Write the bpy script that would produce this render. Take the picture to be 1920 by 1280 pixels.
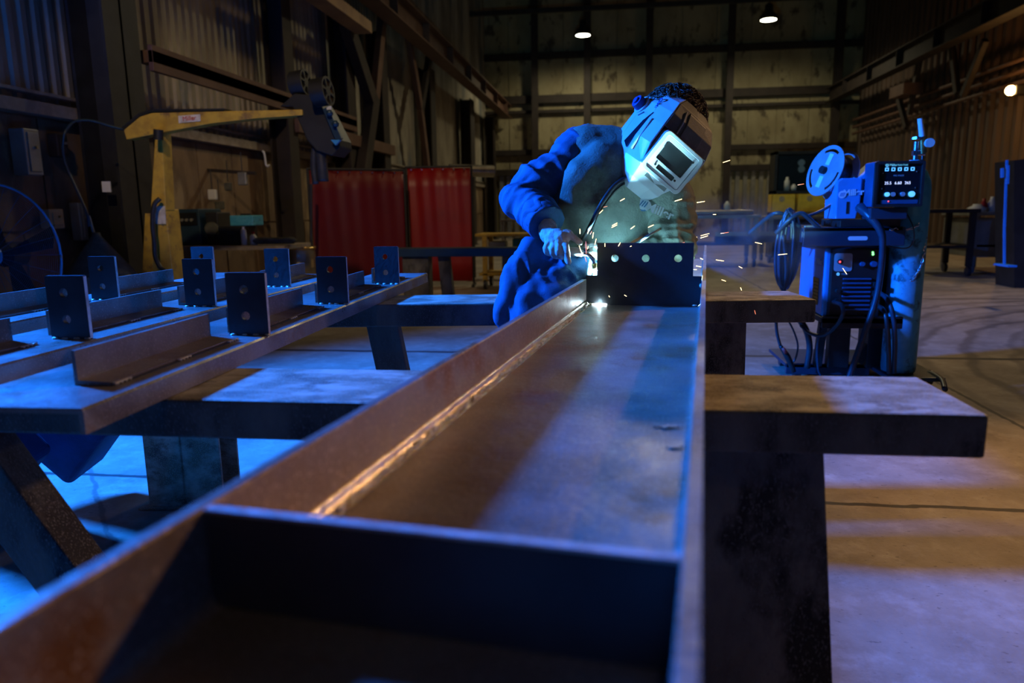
import bpy, bmesh, math, random
from mathutils import Vector, Matrix, noise
import numpy as np

sc = bpy.context.scene
for o in list(bpy.data.objects):
    bpy.data.objects.remove(o)

# ------------------------------------------------------------------ camera
F, PIT, ROL, YAW, H = 1360.0, .1796, .0139, .1367, 1.15
_cy, _sy = math.cos(YAW), math.sin(YAW)
FW = Vector((-_sy*math.cos(PIT), _cy*math.cos(PIT), -math.sin(PIT)))
_rt = Vector((_cy, _sy, 0)); _up = _rt.cross(FW)
RT = _rt*math.cos(ROL) - _up*math.sin(ROL)
UP = _up*math.cos(ROL) + _rt*math.sin(ROL)
EYE = Vector((0, 0, H))
cam_d = bpy.data.cameras.new('camera'); cam = bpy.data.objects.new('camera', cam_d)
sc.collection.objects.link(cam)
m3 = Matrix((RT, UP, -FW)).transposed()
cam.matrix_world = Matrix.Translation(EYE) @ m3.to_4x4()
cam_d.sensor_width = 36; cam_d.lens = F/1920*36
cam_d.clip_start = .02; cam_d.clip_end = 200
cam_d.dof.use_dof = True; cam_d.dof.focus_distance = 2.5; cam_d.dof.aperture_fstop = 2.8
sc.camera = cam

# ------------------------------------------------------------------ view, world, lights
sc.view_settings.view_transform = 'Standard'; sc.view_settings.look = 'None'
sc.view_settings.gamma = 1; sc.view_settings.use_curve_mapping = False
sc.view_settings.exposure = 0.0
w = bpy.data.worlds.new('night'); sc.world = w; w.use_nodes = True
w.node_tree.nodes['Background'].inputs[0].default_value = (.05, .06, .08, 1)
w.node_tree.nodes['Background'].inputs[1].default_value = .012

def light(name, kind, loc, energy, color, target=None, size=.3, spot=None, blend=.6):
    d = bpy.data.lights.new(name, kind); d.energy = energy; d.color = color
    o = bpy.data.objects.new(name, d); sc.collection.objects.link(o); o.location = loc
    if kind == 'AREA': d.shape = 'DISK'; d.size = size
    else: d.shadow_soft_size = size/2
    if spot: d.spot_size = math.radians(spot); d.spot_blend = blend
    if target is not None:
        o.rotation_euler = (Vector(target)-Vector(loc)).to_track_quat('-Z', 'Y').to_euler()
    return o

BLUE = (.008, .165, 1.0); WARM = (1.0, .57, .25); BAY = (1.0, .87, .55)
light('blue_flood', 'SPOT', (-4.3, 2.58, 2.95), 5400, BLUE, (-.4, 2.5, .5), .42, 106, .5)
light('amber_flood', 'SPOT', (4.3, 4.7, 3.75), 660, WARM, (1.75, 1.75, .0), .26, 56, .62)
light('bay_near', 'SPOT', (1.2, 14.8, 7.0), 450, BAY, (1.2, 14.8, 0), .4, 150, .4)
light('floor_fill', 'SPOT', (5.5, 8.5, 7.2), 520, (1.0, .70, .40), (4.6, 7.6, 0), .4, 80, .8)  # added unseen lamp, brightens the floor behind the cart
light('bay_behind', 'SPOT', (.6, -3.0, 7.0), 42, BAY, (.6, 0, 0), .5, 140, .6)
light('bay_far_one', 'SPOT', (-1.035, 26.44, 6.9), 330, BAY, (-1.0, 27.2, 0), .4, 165, .4)
light('bay_far_two', 'SPOT', (4.90, 25.49, 6.9), 330, BAY, (4.95, 26.2, 0), .4, 165, .4)
light('boom_fill', 'SPOT', (-.5, -2.0, 6.6), 1150, (1.0, .72, .42), (-3.5, 7.7, 1.9), .3, 23, .5)  # added unseen spot, brightens the boom's front and the wall behind
light('blue_spill', 'SPOT', (-4.2, 2.7, 3.0), 130, BLUE, (-5.0, 6.2, 3.9), .3, 75, 1.0)
light('wall_fill', 'SPOT', (-.6, 8.5, 7.0), 110, (1.0, .66, .32), (-4.2, 10.0, 0.5), .4, 90, .8)  # added unseen lamp, warms the boom, curtains and ribbed wall
light('yard_lamp_glow', 'POINT', (8.2, 17.3, 3.45), 50, (1.0, .5, .14), None, .2)
# the welding arc, behind the lug plate
light('arc', 'POINT', (-.055, 2.53, .905), 420, (.30, .80, 1.0), None, .02)
light('arc_leak', 'POINT', (-.045, 2.475, .838), .05, (.50, .85, 1.0), None, .012)  # added lamp for arc light leaking out at the plate's foot

# ------------------------------------------------------------------ helpers
def V(*a): return Vector(a[0]) if len(a) == 1 else Vector(a)
def at(x, y, Y=None, Z=None, X=None):
    d = FW + RT*((x-960)/F) - UP*((y-640)/F)
    if Y is not None: k = Y/d.y
    elif Z is not None: k = (Z-H)/d.z
    else: k = X/d.x
    return EYE + d*k

class MB:
    def __init__(s): s.bm = bmesh.new()
    def _faces(s, vs, fs, mi=0, smooth=False):
        b = [s.bm.verts.new(v) for v in vs]
        for f in fs:
            try:
                q = s.bm.faces.new([b[i] for i in f]); q.material_index = mi; q.smooth = smooth
            except ValueError: pass
        return b
    def box(s, c, d, R=None, mi=0, top=1.0):
        hx, hy, hz = d[0]/2, d[1]/2, d[2]/2
        vs = [Vector((x*hx*(top if z > 0 else 1), y*hy*(top if z > 0 else 1), z*hz)) for x in (-1, 1) for y in (-1, 1) for z in (-1, 1)]
        if R is not None: vs = [R @ v for v in vs]
        vs = [v+Vector(c) for v in vs]
        s._faces(vs, [(0, 1, 3, 2), (4, 6, 7, 5), (0, 4, 5, 1), (2, 3, 7, 6), (0, 2, 6, 4), (1, 5, 7, 3)], mi); return s
    def bar(s, p0, p1, wd, ht, up=(0, 0, 1), mi=0):
        p0, p1 = Vector(p0), Vector(p1); d = (p1-p0); L = d.length; d.normalize()
        x = d.cross(Vector(up))
        if x.length < 1e-4: x = d.cross(Vector((1, 0, 0)))
        x.normalize(); z = x.cross(d)
        s.box((p0+p1)/2, (wd, L, ht), Matrix((x, d, z)).transposed(), mi); return s
    def span(s, x0, x1, y0, y1, z0, z1, mi=0):
        return s.box(((x0+x1)/2, (y0+y1)/2, (z0+z1)/2), (x1-x0, y1-y0, z1-z0), None, mi)
    def cyl(s, p0, p1, r0, r1=None, n=16, mi=0, cap=True, smooth=True):
        r1 = r0 if r1 is None else r1
        p0, p1 = Vector(p0), Vector(p1); d = (p1-p0).normalized()
        x = d.orthogonal().normalized(); y = d.cross(x)
        vs = [p+(x*math.cos(a)+y*math.sin(a))*r for p, r in ((p0, r0), (p1, r1)) for a in [2*math.pi*i/n for i in range(n)]]
        s._faces(vs, [(i, (i+1) % n, n+(i+1) % n, n+i) for i in range(n)], mi, smooth)
        if cap:
            s._faces(vs[:n][::-1], [tuple(range(n))], mi); s._faces(vs[n:], [tuple(range(n))], mi)
        return s
    def loft(s, rings, mi=0, smooth=True, cap=True, closed=True):
        n = len(rings[0]); vs = [Vector(p) for r in rings for p in r]; fs = []
        for k in range(len(rings)-1):
            for i in range(n if closed else n-1):
                j = (i+1) % n; fs.append((k*n+i, k*n+j, (k+1)*n+j, (k+1)*n+i))
        if cap: fs += [tuple(range(n))[::-1], tuple((len(rings)-1)*n+i for i in range(n))]
        s._faces(vs, fs, mi, smooth); return s
    def lathe(s, prof, M=None, n=20, mi=0, smooth=True, cap=True):
        M = M or Matrix.Identity(4)
        rings = [[M @ Vector((max(r, 1e-4)*math.cos(2*math.pi*i/n), max(r, 1e-4)*math.sin(2*math.pi*i/n), z)) for i in range(n)] for r, z in prof]
        return s.loft(rings, mi, smooth, cap)
    def tube(s, pts, r, n=8, mi=0, smooth=True, sub=6):
        pts = [Vector(p) for p in pts]
        rr = list(r) if isinstance(r, (list, tuple)) else [r]*len(pts)
        if sub > 1 and len(pts) > 2:
            P, Q = [], []; e = [pts[0]*2-pts[1]]+pts+[pts[-1]*2-pts[-2]]
            for i in range(len(pts)-1):
                a, b, c, d = e[i:i+4]
                for k in range(sub):
                    t = k/sub
                    P.append(.5*((2*b)+(-a+c)*t+(2*a-5*b+4*c-d)*t*t+(-a+3*b-3*c+d)*t**3)); Q.append(rr[i]*(1-t)+rr[i+1]*t)
            P.append(pts[-1]); Q.append(rr[-1]); pts, rr = P, Q
        rings = []; prev = None
        for i, p in enumerate(pts):
            d = (pts[min(i+1, len(pts)-1)]-pts[max(i-1, 0)]).normalized()
            if prev is None: x = d.orthogonal().normalized()
            else:
                x = prev-d*prev.dot(d)
                x = x.normalized() if x.length > 1e-6 else d.orthogonal().normalized()
            prev = x; y = d.cross(x)
            rings.append([p+(x*math.cos(2*math.pi*k/n)+y*math.sin(2*math.pi*k/n))*rr[i] for k in range(n)])
        return s.loft(rings, mi, smooth)
    def ball(s, c, r, sc3=(1, 1, 1), n=14, mi=0, R=None):
        c = Vector(c); rings = []
        for k in range(1, n//2):
            a = math.pi*k/(n//2)
            ring = []
            for i in range(n):
                v = Vector((math.sin(a)*math.cos(2*math.pi*i/n)*sc3[0], math.sin(a)*math.sin(2*math.pi*i/n)*sc3[1], -math.cos(a)*sc3[2]))*r
                ring.append(c+(R @ v if R is not None else v))
            rings.append(ring)
        return s.loft(rings, mi)
    def fill(s, outer, holes, o, u, v, t, mi=0):
        """flat plate with holes: outlines in (u,v), thickness along u x v"""
        o, u, v = Vector(o), Vector(u), Vector(v); nrm = u.cross(v).normalized()
        bm = bmesh.new()
        for loop in [outer]+holes:
            vs = [bm.verts.new((p[0], p[1], 0)) for p in loop]
            for i in range(len(vs)): bm.edges.new((vs[i], vs[(i+1) % len(vs)]))
        bmesh.ops.triangle_fill(bm, edges=bm.edges[:], use_beauty=True, use_dissolve=False)
        bmesh.ops.recalc_face_normals(bm, faces=bm.faces[:])
        r = bmesh.ops.extrude_face_region(bm, geom=bm.faces[:])
        for g in r['geom']:
            if isinstance(g, bmesh.types.BMVert): g.co.z += 1
        bmesh.ops.recalc_face_normals(bm, faces=bm.faces[:])
        bm.verts.ensure_lookup_table(); bm.verts.index_update()
        vs = [o+u*q.co.x+v*q.co.y+nrm*(t*q.co.z) for q in bm.verts]
        s._faces(vs, [[q.index for q in f.verts] for f in bm.faces], mi); bm.free(); return s
    def prism(s, poly, o, u, v, t, mi=0): return s.fill(poly, [], o, u, v, t, mi)
    def build(s, name, mat, parent=None, bevel=0, seg=2, weld=False):
        if weld: bmesh.ops.remove_doubles(s.bm, verts=s.bm.verts[:], dist=1e-5)
        bmesh.ops.recalc_face_normals(s.bm, faces=s.bm.faces[:])
        me = bpy.data.meshes.new(name); s.bm.to_mesh(me); s.bm.free()
        for m in (mat if isinstance(mat, (list, tuple)) else [mat]): me.materials.append(m)
        o = bpy.data.objects.new(name, me); sc.collection.objects.link(o)
        if parent is not None: o.parent = parent
        if bevel:
            b = o.modifiers.new('b', 'BEVEL'); b.width = bevel; b.segments = seg; b.limit_method = 'ANGLE'; b.angle_limit = math.radians(40)
        return o

def circ(cx, cy, r, n=20): return [(cx+r*math.cos(2*math.pi*i/n), cy+r*math.sin(2*math.pi*i/n)) for i in range(n)]
def rrect(x0, y0, x1, y1, r=.01, n=4):
    P = []
    for cx, cy, a in ((x1-r, y1-r, 0), (x0+r, y1-r, 90), (x0+r, y0+r, 180), (x1-r, y0+r, 270)):
        for k in range(n+1):
            t = math.radians(a+90*k/n); P.append((cx+r*math.cos(t), cy+r*math.sin(t)))
    return P
def empty(name, loc=(0, 0, 0), rz=0):
    o = bpy.data.objects.new(name, None); sc.collection.objects.link(o); o.location = loc; o.rotation_euler = (0, 0, rz)
    o.empty_display_size = .1; return o
def tag(o, label=None, cat=None, group=None, kind=None):
    if label: o['label'] = label
    if cat: o['category'] = cat
    if group: o['group'] = group
    if kind: o['kind'] = kind
    return o
def struct(o, label=None):
    o['kind'] = 'structure'
    if label: o['label'] = label
    return o
def kids(o): return [c for c in sc.collection.objects if c.parent == o]
def copy_tree(o, parent=None):
    c = o.copy(); sc.collection.objects.link(c); c.parent = parent
    for ch in kids(o): copy_tree(ch, c)
    return c
def text(name, body, size, M, mat, parent=None, ext=.0006, shear=0, bold=0):
    cu = bpy.data.curves.new(name, 'FONT'); cu.body = body; cu.size = size; cu.extrude = ext; cu.shear = shear; cu.offset = bold
    cu.align_x = 'CENTER'; cu.align_y = 'CENTER'
    t = bpy.data.objects.new(name, cu); sc.collection.objects.link(t)
    dg = bpy.context.evaluated_depsgraph_get(); me = bpy.data.meshes.new_from_object(t.evaluated_get(dg))
    bpy.data.objects.remove(t); me.transform(M); me.materials.clear(); me.materials.append(mat)
    o = bpy.data.objects.new(name, me); sc.collection.objects.link(o); o.parent = parent
    return o
def frame(o, x, y):
    """matrix with origin o, x axis x, y axis near y"""
    x = Vector(x).normalized(); z = x.cross(Vector(y)).normalized(); y = z.cross(x)
    m = Matrix((x, y, z)).transposed().to_4x4(); m.translation = Vector(o); return m

# ------------------------------------------------------------------ materials
def mat(name, c1, c2=None, sc1=4.0, rough=.5, metal=0.0, bump=0.0, bsc=40.0, c3=None, sc3=1.2, lo=.42, hi=.62, stretch=None, spec=.5, rvar=0, emit=None, es=0, fine=0.0):
    m = bpy.data.materials.new(name); m.use_nodes = True; nt = m.node_tree; N, L = nt.nodes, nt.links
    b = N['Principled BSDF']
    b.inputs['Roughness'].default_value = rough; b.inputs['Metallic'].default_value = metal
    b.inputs['Specular IOR Level'].default_value = spec
    b.inputs['Base Color'].default_value = (*c1, 1)
    if emit: b.inputs['Emission Color'].default_value = (*emit, 1); b.inputs['Emission Strength'].default_value = es
    tc = N.new('ShaderNodeTexCoord'); src = tc.outputs['Object']
    if stretch:
        mp = N.new('ShaderNodeMapping'); mp.inputs['Scale'].default_value = stretch; L.new(src, mp.inputs[0]); src = mp.outputs[0]
    def nz(scale, det=6, rg=.6):
        n = N.new('ShaderNodeTexNoise'); n.inputs['Scale'].default_value = scale; n.inputs['Detail'].default_value = det; n.inputs['Roughness'].default_value = rg
        L.new(src, n.inputs['Vector']); return n.outputs['Fac']
    def ramp(f, a, c):
        r = N.new('ShaderNodeMapRange'); r.inputs['From Min'].default_value = a; r.inputs['From Max'].default_value = c; L.new(f, r.inputs['Value']); return r.outputs[0]
    col = None
    def mix(f, a, bcol, mode='MIX'):
        x = N.new('ShaderNodeMix'); x.data_type = 'RGBA'; x.blend_type = mode; L.new(f, x.inputs['Factor'])
        if isinstance(a, tuple): x.inputs['A'].default_value = (*a, 1)
        else: L.new(a, x.inputs['A'])
        x.inputs['B'].default_value = (*bcol, 1); return x.outputs['Result']
    if c2:
        n1 = nz(sc1); col = mix(ramp(n1, lo, hi), c1, c2)
        if rvar:
            rr = N.new('ShaderNodeMapRange'); rr.inputs['To Min'].default_value = rough-rvar; rr.inputs['To Max'].default_value = rough+rvar
            rr.inputs['From Min'].default_value = .35; rr.inputs['From Max'].default_value = .65
            L.new(nz(sc1*2.3), rr.inputs['Value']); L.new(rr.outputs[0], b.inputs['Roughness'])
    if c3: col = mix(ramp(nz(sc3, 8, .65), .54, .62), col or c1, c3)
    if fine: col = mix(ramp(nz(260, 2), .62-fine*.2, .66), col or c1, tuple(min(1, x*2.2+.05) for x in c1))
    if col: L.new(col, b.inputs['Base Color'])
    if bump:
        bp = N.new('ShaderNodeBump'); bp.inputs['Strength'].default_value = bump; bp.inputs['Distance'].default_value = .01
        L.new(nz(bsc, 5), bp.inputs['Height']); L.new(bp.outputs[0], b.inputs['Normal'])
    return m

M = {}
M['steel'] = mat('mill_steel', (.19, .155, .13), (.33, .30, .27), 3, .36, .35, .12, 60, c3=(.22, .11, .05), sc3=2.2, rvar=.1, fine=.1)
M['steel_in'] = mat('channel_steel', (.25, .18, .135), (.34, .30, .285), 2.6, .4, .45, .18, 70, c3=(.27, .12, .045), sc3=2.3, rvar=.12, fine=.12)
M['plate'] = mat('dark_plate', (.045, .045, .05), (.07, .07, .075), 6, .45, .2, .1, 60)
M['cut'] = mat('cut_edge', (.75, .72, .68), (.5, .46, .42), 30, .4, .3, .3, 120)
M['weld'] = mat('weld_metal', (.72, .66, .56), (.5, .43, .36), 60, .3, .8, .6, 150)
M['fillet'] = mat('fillet_glint', (.95, .8, .6), (.7, .55, .4), 30, .22, 1.0, .35, 90)  # pale gold puts the fillet's glint into the colour
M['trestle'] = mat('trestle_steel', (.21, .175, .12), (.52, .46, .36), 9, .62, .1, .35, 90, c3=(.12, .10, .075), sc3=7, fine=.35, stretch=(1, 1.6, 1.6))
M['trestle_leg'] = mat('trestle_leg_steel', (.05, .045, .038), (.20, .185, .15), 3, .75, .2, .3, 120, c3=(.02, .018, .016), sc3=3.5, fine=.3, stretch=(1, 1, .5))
M['black'] = mat('black_paint', (.012, .012, .013), (.02, .02, .02), 6, .5)
M['darksteel'] = mat('dark_building_steel', (.018, .012, .010), (.03, .02, .016), 3, .7, .1, .2, 30)
M['rail'] = mat('crane_rail_paint', (.09, .045, .03), (.12, .065, .045), 3, .6, .1, .2, 30)
M['railtan'] = mat('tan_girder_paint', (.3, .19, .1), (.2, .12, .07), 2, .6, 0, .2, 30)
M['yellow'] = mat('yellow_paint', (.62, .40, .06), (.45, .28, .05), 8, .45, 0, .1, 40, c3=(.25, .15, .06), sc3=5)
M['blue'] = mat('blue_enamel', (.05, .30, .62), (.04, .25, .52), 5, .35)
M['bluedark'] = mat('dark_blue_enamel', (.02, .10, .22), (.02, .08, .17), 5, .35)
M['navy'] = mat('navy_painted_steel', (.015, .04, .07), (.02, .05, .08), 5, .4, .2)
M['teal'] = mat('teal_cylinder_paint', (.06, .33, .46), (.12, .45, .56), 9, .4, .1, .15, 40, c3=(.03, .1, .12), sc3=8)
M['green'] = mat('green_cylinder_paint', (.02, .16, .12), (.03, .2, .14), 6, .4)
M['white'] = mat('white_decal', (.75, .77, .8), None, rough=.5)
M['paper'] = mat('paper', (.7, .66, .6), (.5, .47, .43), 20, .8)
M['grey'] = mat('grey_plastic', (.42, .43, .45), (.36, .37, .39), 8, .4)
M['spool'] = mat('spool_plastic', (.34, .33, .36), (.26, .26, .3), 8, .35)
M['wire'] = mat('wound_wire', (.04, .04, .04), (.1, .09, .08), 60, .35, .6)
M['brass'] = mat('brass', (.6, .42, .15), (.5, .33, .12), 10, .3, .9)
M['chrome'] = mat('bright_metal', (.7, .7, .72), (.5, .5, .52), 10, .25, .95)
M['glass'] = mat('flow_tube', (.8, .75, .72), None, rough=.1, spec=.8)
M['rubber'] = mat('cable_rubber', (.022, .024, .03), (.035, .037, .045), 12, .38)
M['cableblue'] = mat('blue_cable_sheath', (.014, .03, .05), (.02, .045, .07), 12, .35)
M['redshade'] = mat('shaded_red_vinyl', (.13, .002, .006), (.10, .001, .005), 1.2, .5)  # darker copy of the red vinyl, shade put into the colour
M['copper'] = mat('copper_wire', (.95, .42, .14), (.6, .2, .06), 40, .3, .8)
M['binyellow'] = mat('bin_yellow', (.85, .58, .05), (.7, .46, .04), 6, .5)
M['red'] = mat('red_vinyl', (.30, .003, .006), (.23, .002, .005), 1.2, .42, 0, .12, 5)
M['redline'] = mat('red_mark', (.6, .05, .04), None)
M['denim'] = mat('blue_cotton', (.03, .11, .25), (.022, .085, .2), 20, .8, 0, .25, 250)
M['trouser'] = mat('navy_trouser', (.015, .03, .11), (.02, .04, .13), 20, .85, 0, .2, 250)
M['leather'] = mat('grey_split_leather', (.115, .125, .10), (.175, .185, .15), 9, .8, 0, .35, 140, c3=(.08, .08, .06), sc3=4)
M['glove'] = mat('pale_goat_leather', (.68, .65, .60), (.50, .44, .38), 22, .75, 0, .4, 160, c3=(.24, .19, .15), sc3=18)
M['skin'] = mat('skin', (.45, .26, .18), None, rough=.5)
M['hair'] = mat('brown_hair', (.10, .042, .018), (.05, .02, .01), 60, .45, 0, .6, 120)
M['shell'] = mat('pale_grey_shell', (.46, .46, .50), (.41, .42, .46), 10, .4)
M['shelldark'] = mat('charcoal_shell', (.10, .10, .10), (.13, .13, .13), 30, .5, 0, .08, 200)
M['lens'] = mat('dark_lens', (.01, .012, .02), None, rough=.06, spec=1.0)
M['knob'] = mat('blue_knob', (.02, .05, .2), None, rough=.4)
M['arc'] = mat('arc_light', (.8, .95, 1), None, emit=(.75, .93, 1), es=40)
M['spark'] = mat('hot_spark', (1, .6, .2), None, emit=(1.0, .66, .25), es=6)
M['sparkred'] = mat('cooling_spark', (1, .3, .2), None, emit=(1.0, .25, .12), es=2)
M['bulb'] = mat('lamp_lens', (1, 1, 1), None, emit=(1, .95, .7), es=18)
M['bulbwarm'] = mat('sodium_lens', (1, .8, .4), None, emit=(1, .62, .2), es=40)
M['led'] = mat('amber_led', (1, 1, 1), None, emit=(.9, .95, .85), es=.9)
M['ledcyan'] = mat('cyan_led', (1, 1, 1), None, emit=(.1, .55, .9), es=.9)
M['ledgreen'] = mat('green_led', (.2, 1, .3), None, emit=(.2, 1, .25), es=3)
M['ledred'] = mat('red_led', (1, .1, .1), None, emit=(1, .06, .05), es=3)
M['screen'] = mat('black_display', (.01, .012, .015), None, rough=.15)
M['canvas'] = mat('navy_canvas', (.02, .035, .12), (.03, .05, .16), 6, .8, 0, .3, 30)
M['greymetal'] = mat('grey_sheet_metal', (.22, .22, .2), (.3, .3, .27), 3, .45, .4, .1, 20)
M['tin'] = mat('galvanized_tin', (.4, .37, .3), (.3, .27, .22), 5, .35, .8, .1, 30)
M['bench'] = mat('bench_top', (.2, .16, .12), (.3, .25, .2), 6, .7)
M['tan'] = mat('tan_box', (.42, .33, .2), (.35, .27, .16), 6, .7)
M['pale'] = mat('pale_plastic', (.6, .6, .55), None, rough=.5)
M['rag'] = mat('dark_rag', (.06, .06, .05), (.1, .1, .08), 10, .9, 0, .4, 40)

# concrete floor, with saw joints, tyre arcs and pits
def floor_mat():
    m = bpy.data.materials.new('concrete_floor'); m.use_nodes = True; nt = m.node_tree; N, L = nt.nodes, nt.links
    b = N['Principled BSDF']; b.inputs['Roughness'].default_value = .6; b.inputs['Specular IOR Level'].default_value = .35
    g = N.new('ShaderNodeNewGeometry'); pos = g.outputs['Position']
    def nz(scale, det=6, rg=.6, vec=None):
        n = N.new('ShaderNodeTexNoise'); n.inputs['Scale'].default_value = scale; n.inputs['Detail'].default_value = det; n.inputs['Roughness'].default_value = rg
        L.new(vec or pos, n.inputs['Vector']); return n.outputs['Fac']
    def mr(f, a, c, t0=0, t1=1):
        r = N.new('ShaderNodeMapRange'); r.inputs['From Min'].default_value = a; r.inputs['From Max'].default_value = c
        r.inputs['To Min'].default_value = t0; r.inputs['To Max'].default_value = t1; L.new(f, r.inputs['Value']); return r.outputs[0]
    def ma(op, a, c=None):
        x = N.new('ShaderNodeMath'); x.operation = op
        for i, q in enumerate((a, c)):
            if q is None: continue
            if isinstance(q, (int, float)): x.inputs[i].default_value = q
            else: L.new(q, x.inputs[i])
        return x.outputs[0]
    def mixc(f, a, c):
        x = N.new('ShaderNodeMix'); x.data_type = 'RGBA'; L.new(f, x.inputs['Factor'])
        for k, q in (('A', a), ('B', c)):
            if isinstance(q, tuple): x.inputs[k].default_value = (*q, 1)
            else: L.new(q, x.inputs[k])
        return x.outputs['Result']
    col = mixc(mr(nz(1.1, 8, .7), .38, .66), (.19, .155, .12), (.40, .335, .265))
    col = mixc(mr(nz(6, 6, .7), .5, .75, 0, .5), col, (.55, .50, .44))
    mp = N.new('ShaderNodeMapping'); mp.inputs['Scale'].default_value = (1, 2.2, 1); L.new(pos, mp.inputs[0])
    col = mixc(mr(nz(26, 3, .6, mp.outputs[0]), .64, .70, 0, .75), col, (.12, .10, .085))
    col = mixc(mr(nz(.45, 4, .6), .55, .72, 0, .55), col, (.2, .175, .15))
    sx = N.new('ShaderNodeSeparateXYZ'); L.new(pos, sx.inputs[0]); X, Y = sx.outputs[0], sx.outputs[1]
    wob = ma('MULTIPLY', ma('SUBTRACT', nz(5, 3), .5), .05)
    for lv, w_ in ((2.83, .012), (5.76, .03), (9.5, .03)):
        d = ma('ABSOLUTE', ma('SUBTRACT', ma('ADD', Y, wob), lv)); col = mixc(mr(d, w_, w_*1.5, .92, 0), col, (.03, .028, .025))
    # a saw joint running away from the camera, and a crack by the trestle
    d = ma('ABSOLUTE', ma('SUBTRACT', ma('ADD', X, wob), 2.13)); col = mixc(mr(d, .010, .016, .85, 0), col, (.03, .028, .025))
    d = ma('ABSOLUTE', ma('SUBTRACT', ma('ADD', X, ma('MULTIPLY', wob, 2)), ma('SUBTRACT', -1.75, ma('MULTIPLY', ma('SUBTRACT', Y, 2.2), .9)))); col = mixc(mr(d, .008, .018, .6, 0), col, (.06, .055, .05))
    # tyre arcs
    cx, cy_ = 6.4, 4.6
    r = ma('SQRT', ma('ADD', ma('POWER', ma('SUBTRACT', X, cx), 2), ma('POWER', ma('SUBTRACT', Y, cy_), 2)))
    rw = ma('ADD', r, ma('MULTIPLY', nz(.8, 3), .5))
    band = ma('SINE', ma('MULTIPLY', rw, 17.0)); band2 = ma('SINE', ma('MULTIPLY', rw, 41.0))
    f = ma('MULTIPLY', mr(ma('ADD', band, ma('MULTIPLY', band2, .6)), -.2, 1.3), mr(r, 1.5, 3, 0, 1))
    f = ma('MULTIPLY', f, mr(r, 7.5, 4.5, 0, .7)); f = ma('MULTIPLY', f, mr(X, 1.6, 2.6, 0, 1))
    col = mixc(f, col, (.07, .06, .055))
    L.new(col, b.inputs['Base Color'])
    bp = N.new('ShaderNodeBump'); bp.inputs['Strength'].default_value = .35; bp.inputs['Distance'].default_value = .006
    L.new(nz(45, 6, .7), bp.inputs['Height']); L.new(bp.outputs[0], b.inputs['Normal'])
    return m
M['floor'] = floor_mat()
M['wallsheet'] = mat('dirty_corrugated_sheet', (.40, .36, .28), (.20, .17, .13), 1.1, .55, .2, .15, 10, c3=(.12, .14, .15), sc3=.7, stretch=(1, 1, .35), lo=.4, hi=.6)
M['wallplank'] = mat('rusty_lower_wall', (.2, .13, .075), (.09, .055, .035), 2, .7, 0, .3, 14, c3=(.3, .22, .13), sc3=1.0, stretch=(1, 1, .5))
M['wallback'] = mat('stained_back_panel', (.33, .29, .17), (.24, .20, .11), .8, .75, 0, .1, 10, c3=(.09, .07, .04), sc3=1.3, stretch=(1.4, 1, .8))
M['wallbrown'] = mat('brown_corrugated_sheet', (.10, .06, .04), (.055, .034, .022), 1.2, .65, .1, .15, 10, stretch=(1, 1, .3))
M['ceil'] = mat('dark_roof_deck', (.02, .02, .02), (.03, .03, .03), 2, .9)
# ================================================================== building
ROOMX0, ROOMX1, ROOMY1, ROOMZ = -5.2, 9.3, 30.0, 9.5
struct(MB().span(ROOMX0-.3, ROOMX1+.3, -3.5, ROOMY1+.3, -.2, 0).build('floor', M['floor']), 'dirty concrete shop floor with saw joints and tyre marks')
struct(MB().span(ROOMX0-.3, ROOMX1+.3, -3.5, ROOMY1+.3, ROOMZ, ROOMZ+.2).build('ceiling', M['ceil']), 'unlit black roof of the shop')
def corrugated(y0, y1, z0, z1, x, pitch, dep, m, name, sgn):
    """ribbed sheet in the plane X=x, ribs standing out towards sgn"""
    b = MB(); P = []
    n = int((y1-y0)/pitch)
    for i in range(n):
        a = y0+i*pitch
        P += [(a, 0), (a+pitch*.35, 0), (a+pitch*.5, dep), (a+pitch*.85, dep)]
    P.append((y1, 0))
    f = [Vector((x+sgn*d, y, z)) for z in (z0, z1) for y, d in P]; n = len(P)
    b._faces(f, [(i, i+1, n+i+1, n+i) for i in range(n-1)])
    b._faces([V(x-sgn*.1, y0, z0), V(x-sgn*.1, y1, z0), V(x-sgn*.1, y1, z1), V(x-sgn*.1, y0, z1)], [(0, 1, 2, 3)])
    return b.build(name, m)
struct(corrugated(-3.5, 30, 2.12, ROOMZ, -5.08, .16, .028, M['wallsheet'], 'wall_left', 1), 'stained corrugated metal wall')
b = MB().span(-5.3, -5.06, -3.5, 30, 0, 2.02)
for i in range(40): b.span(-5.06, -5.045, -3.5+i*.84, -3.5+i*.84+.8, .1+.0*i, 1.0); b.span(-5.06, -5.04, -3.2+i*.84, -3.2+i*.84+.82, 1.03, 2.0)
struct(b.build('wall_left', M['wallplank']), 'rust stained panelling along the lower wall')
struct(MB().span(-5.1, -4.93, -3.5, 30, 2.02, 2.13).span(-5.1, -4.98, -3.5, 30, 2.2, 2.23).build('trim_1', M['bench'], bevel=.005), 'dust covered ledge along the ribbed wall')
struct(corrugated(-3.5, 30, 0, ROOMZ, 9.2, .42, .09, M['wallbrown'], 'wall_right', -1), 'dark brown ribbed metal wall')
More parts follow.
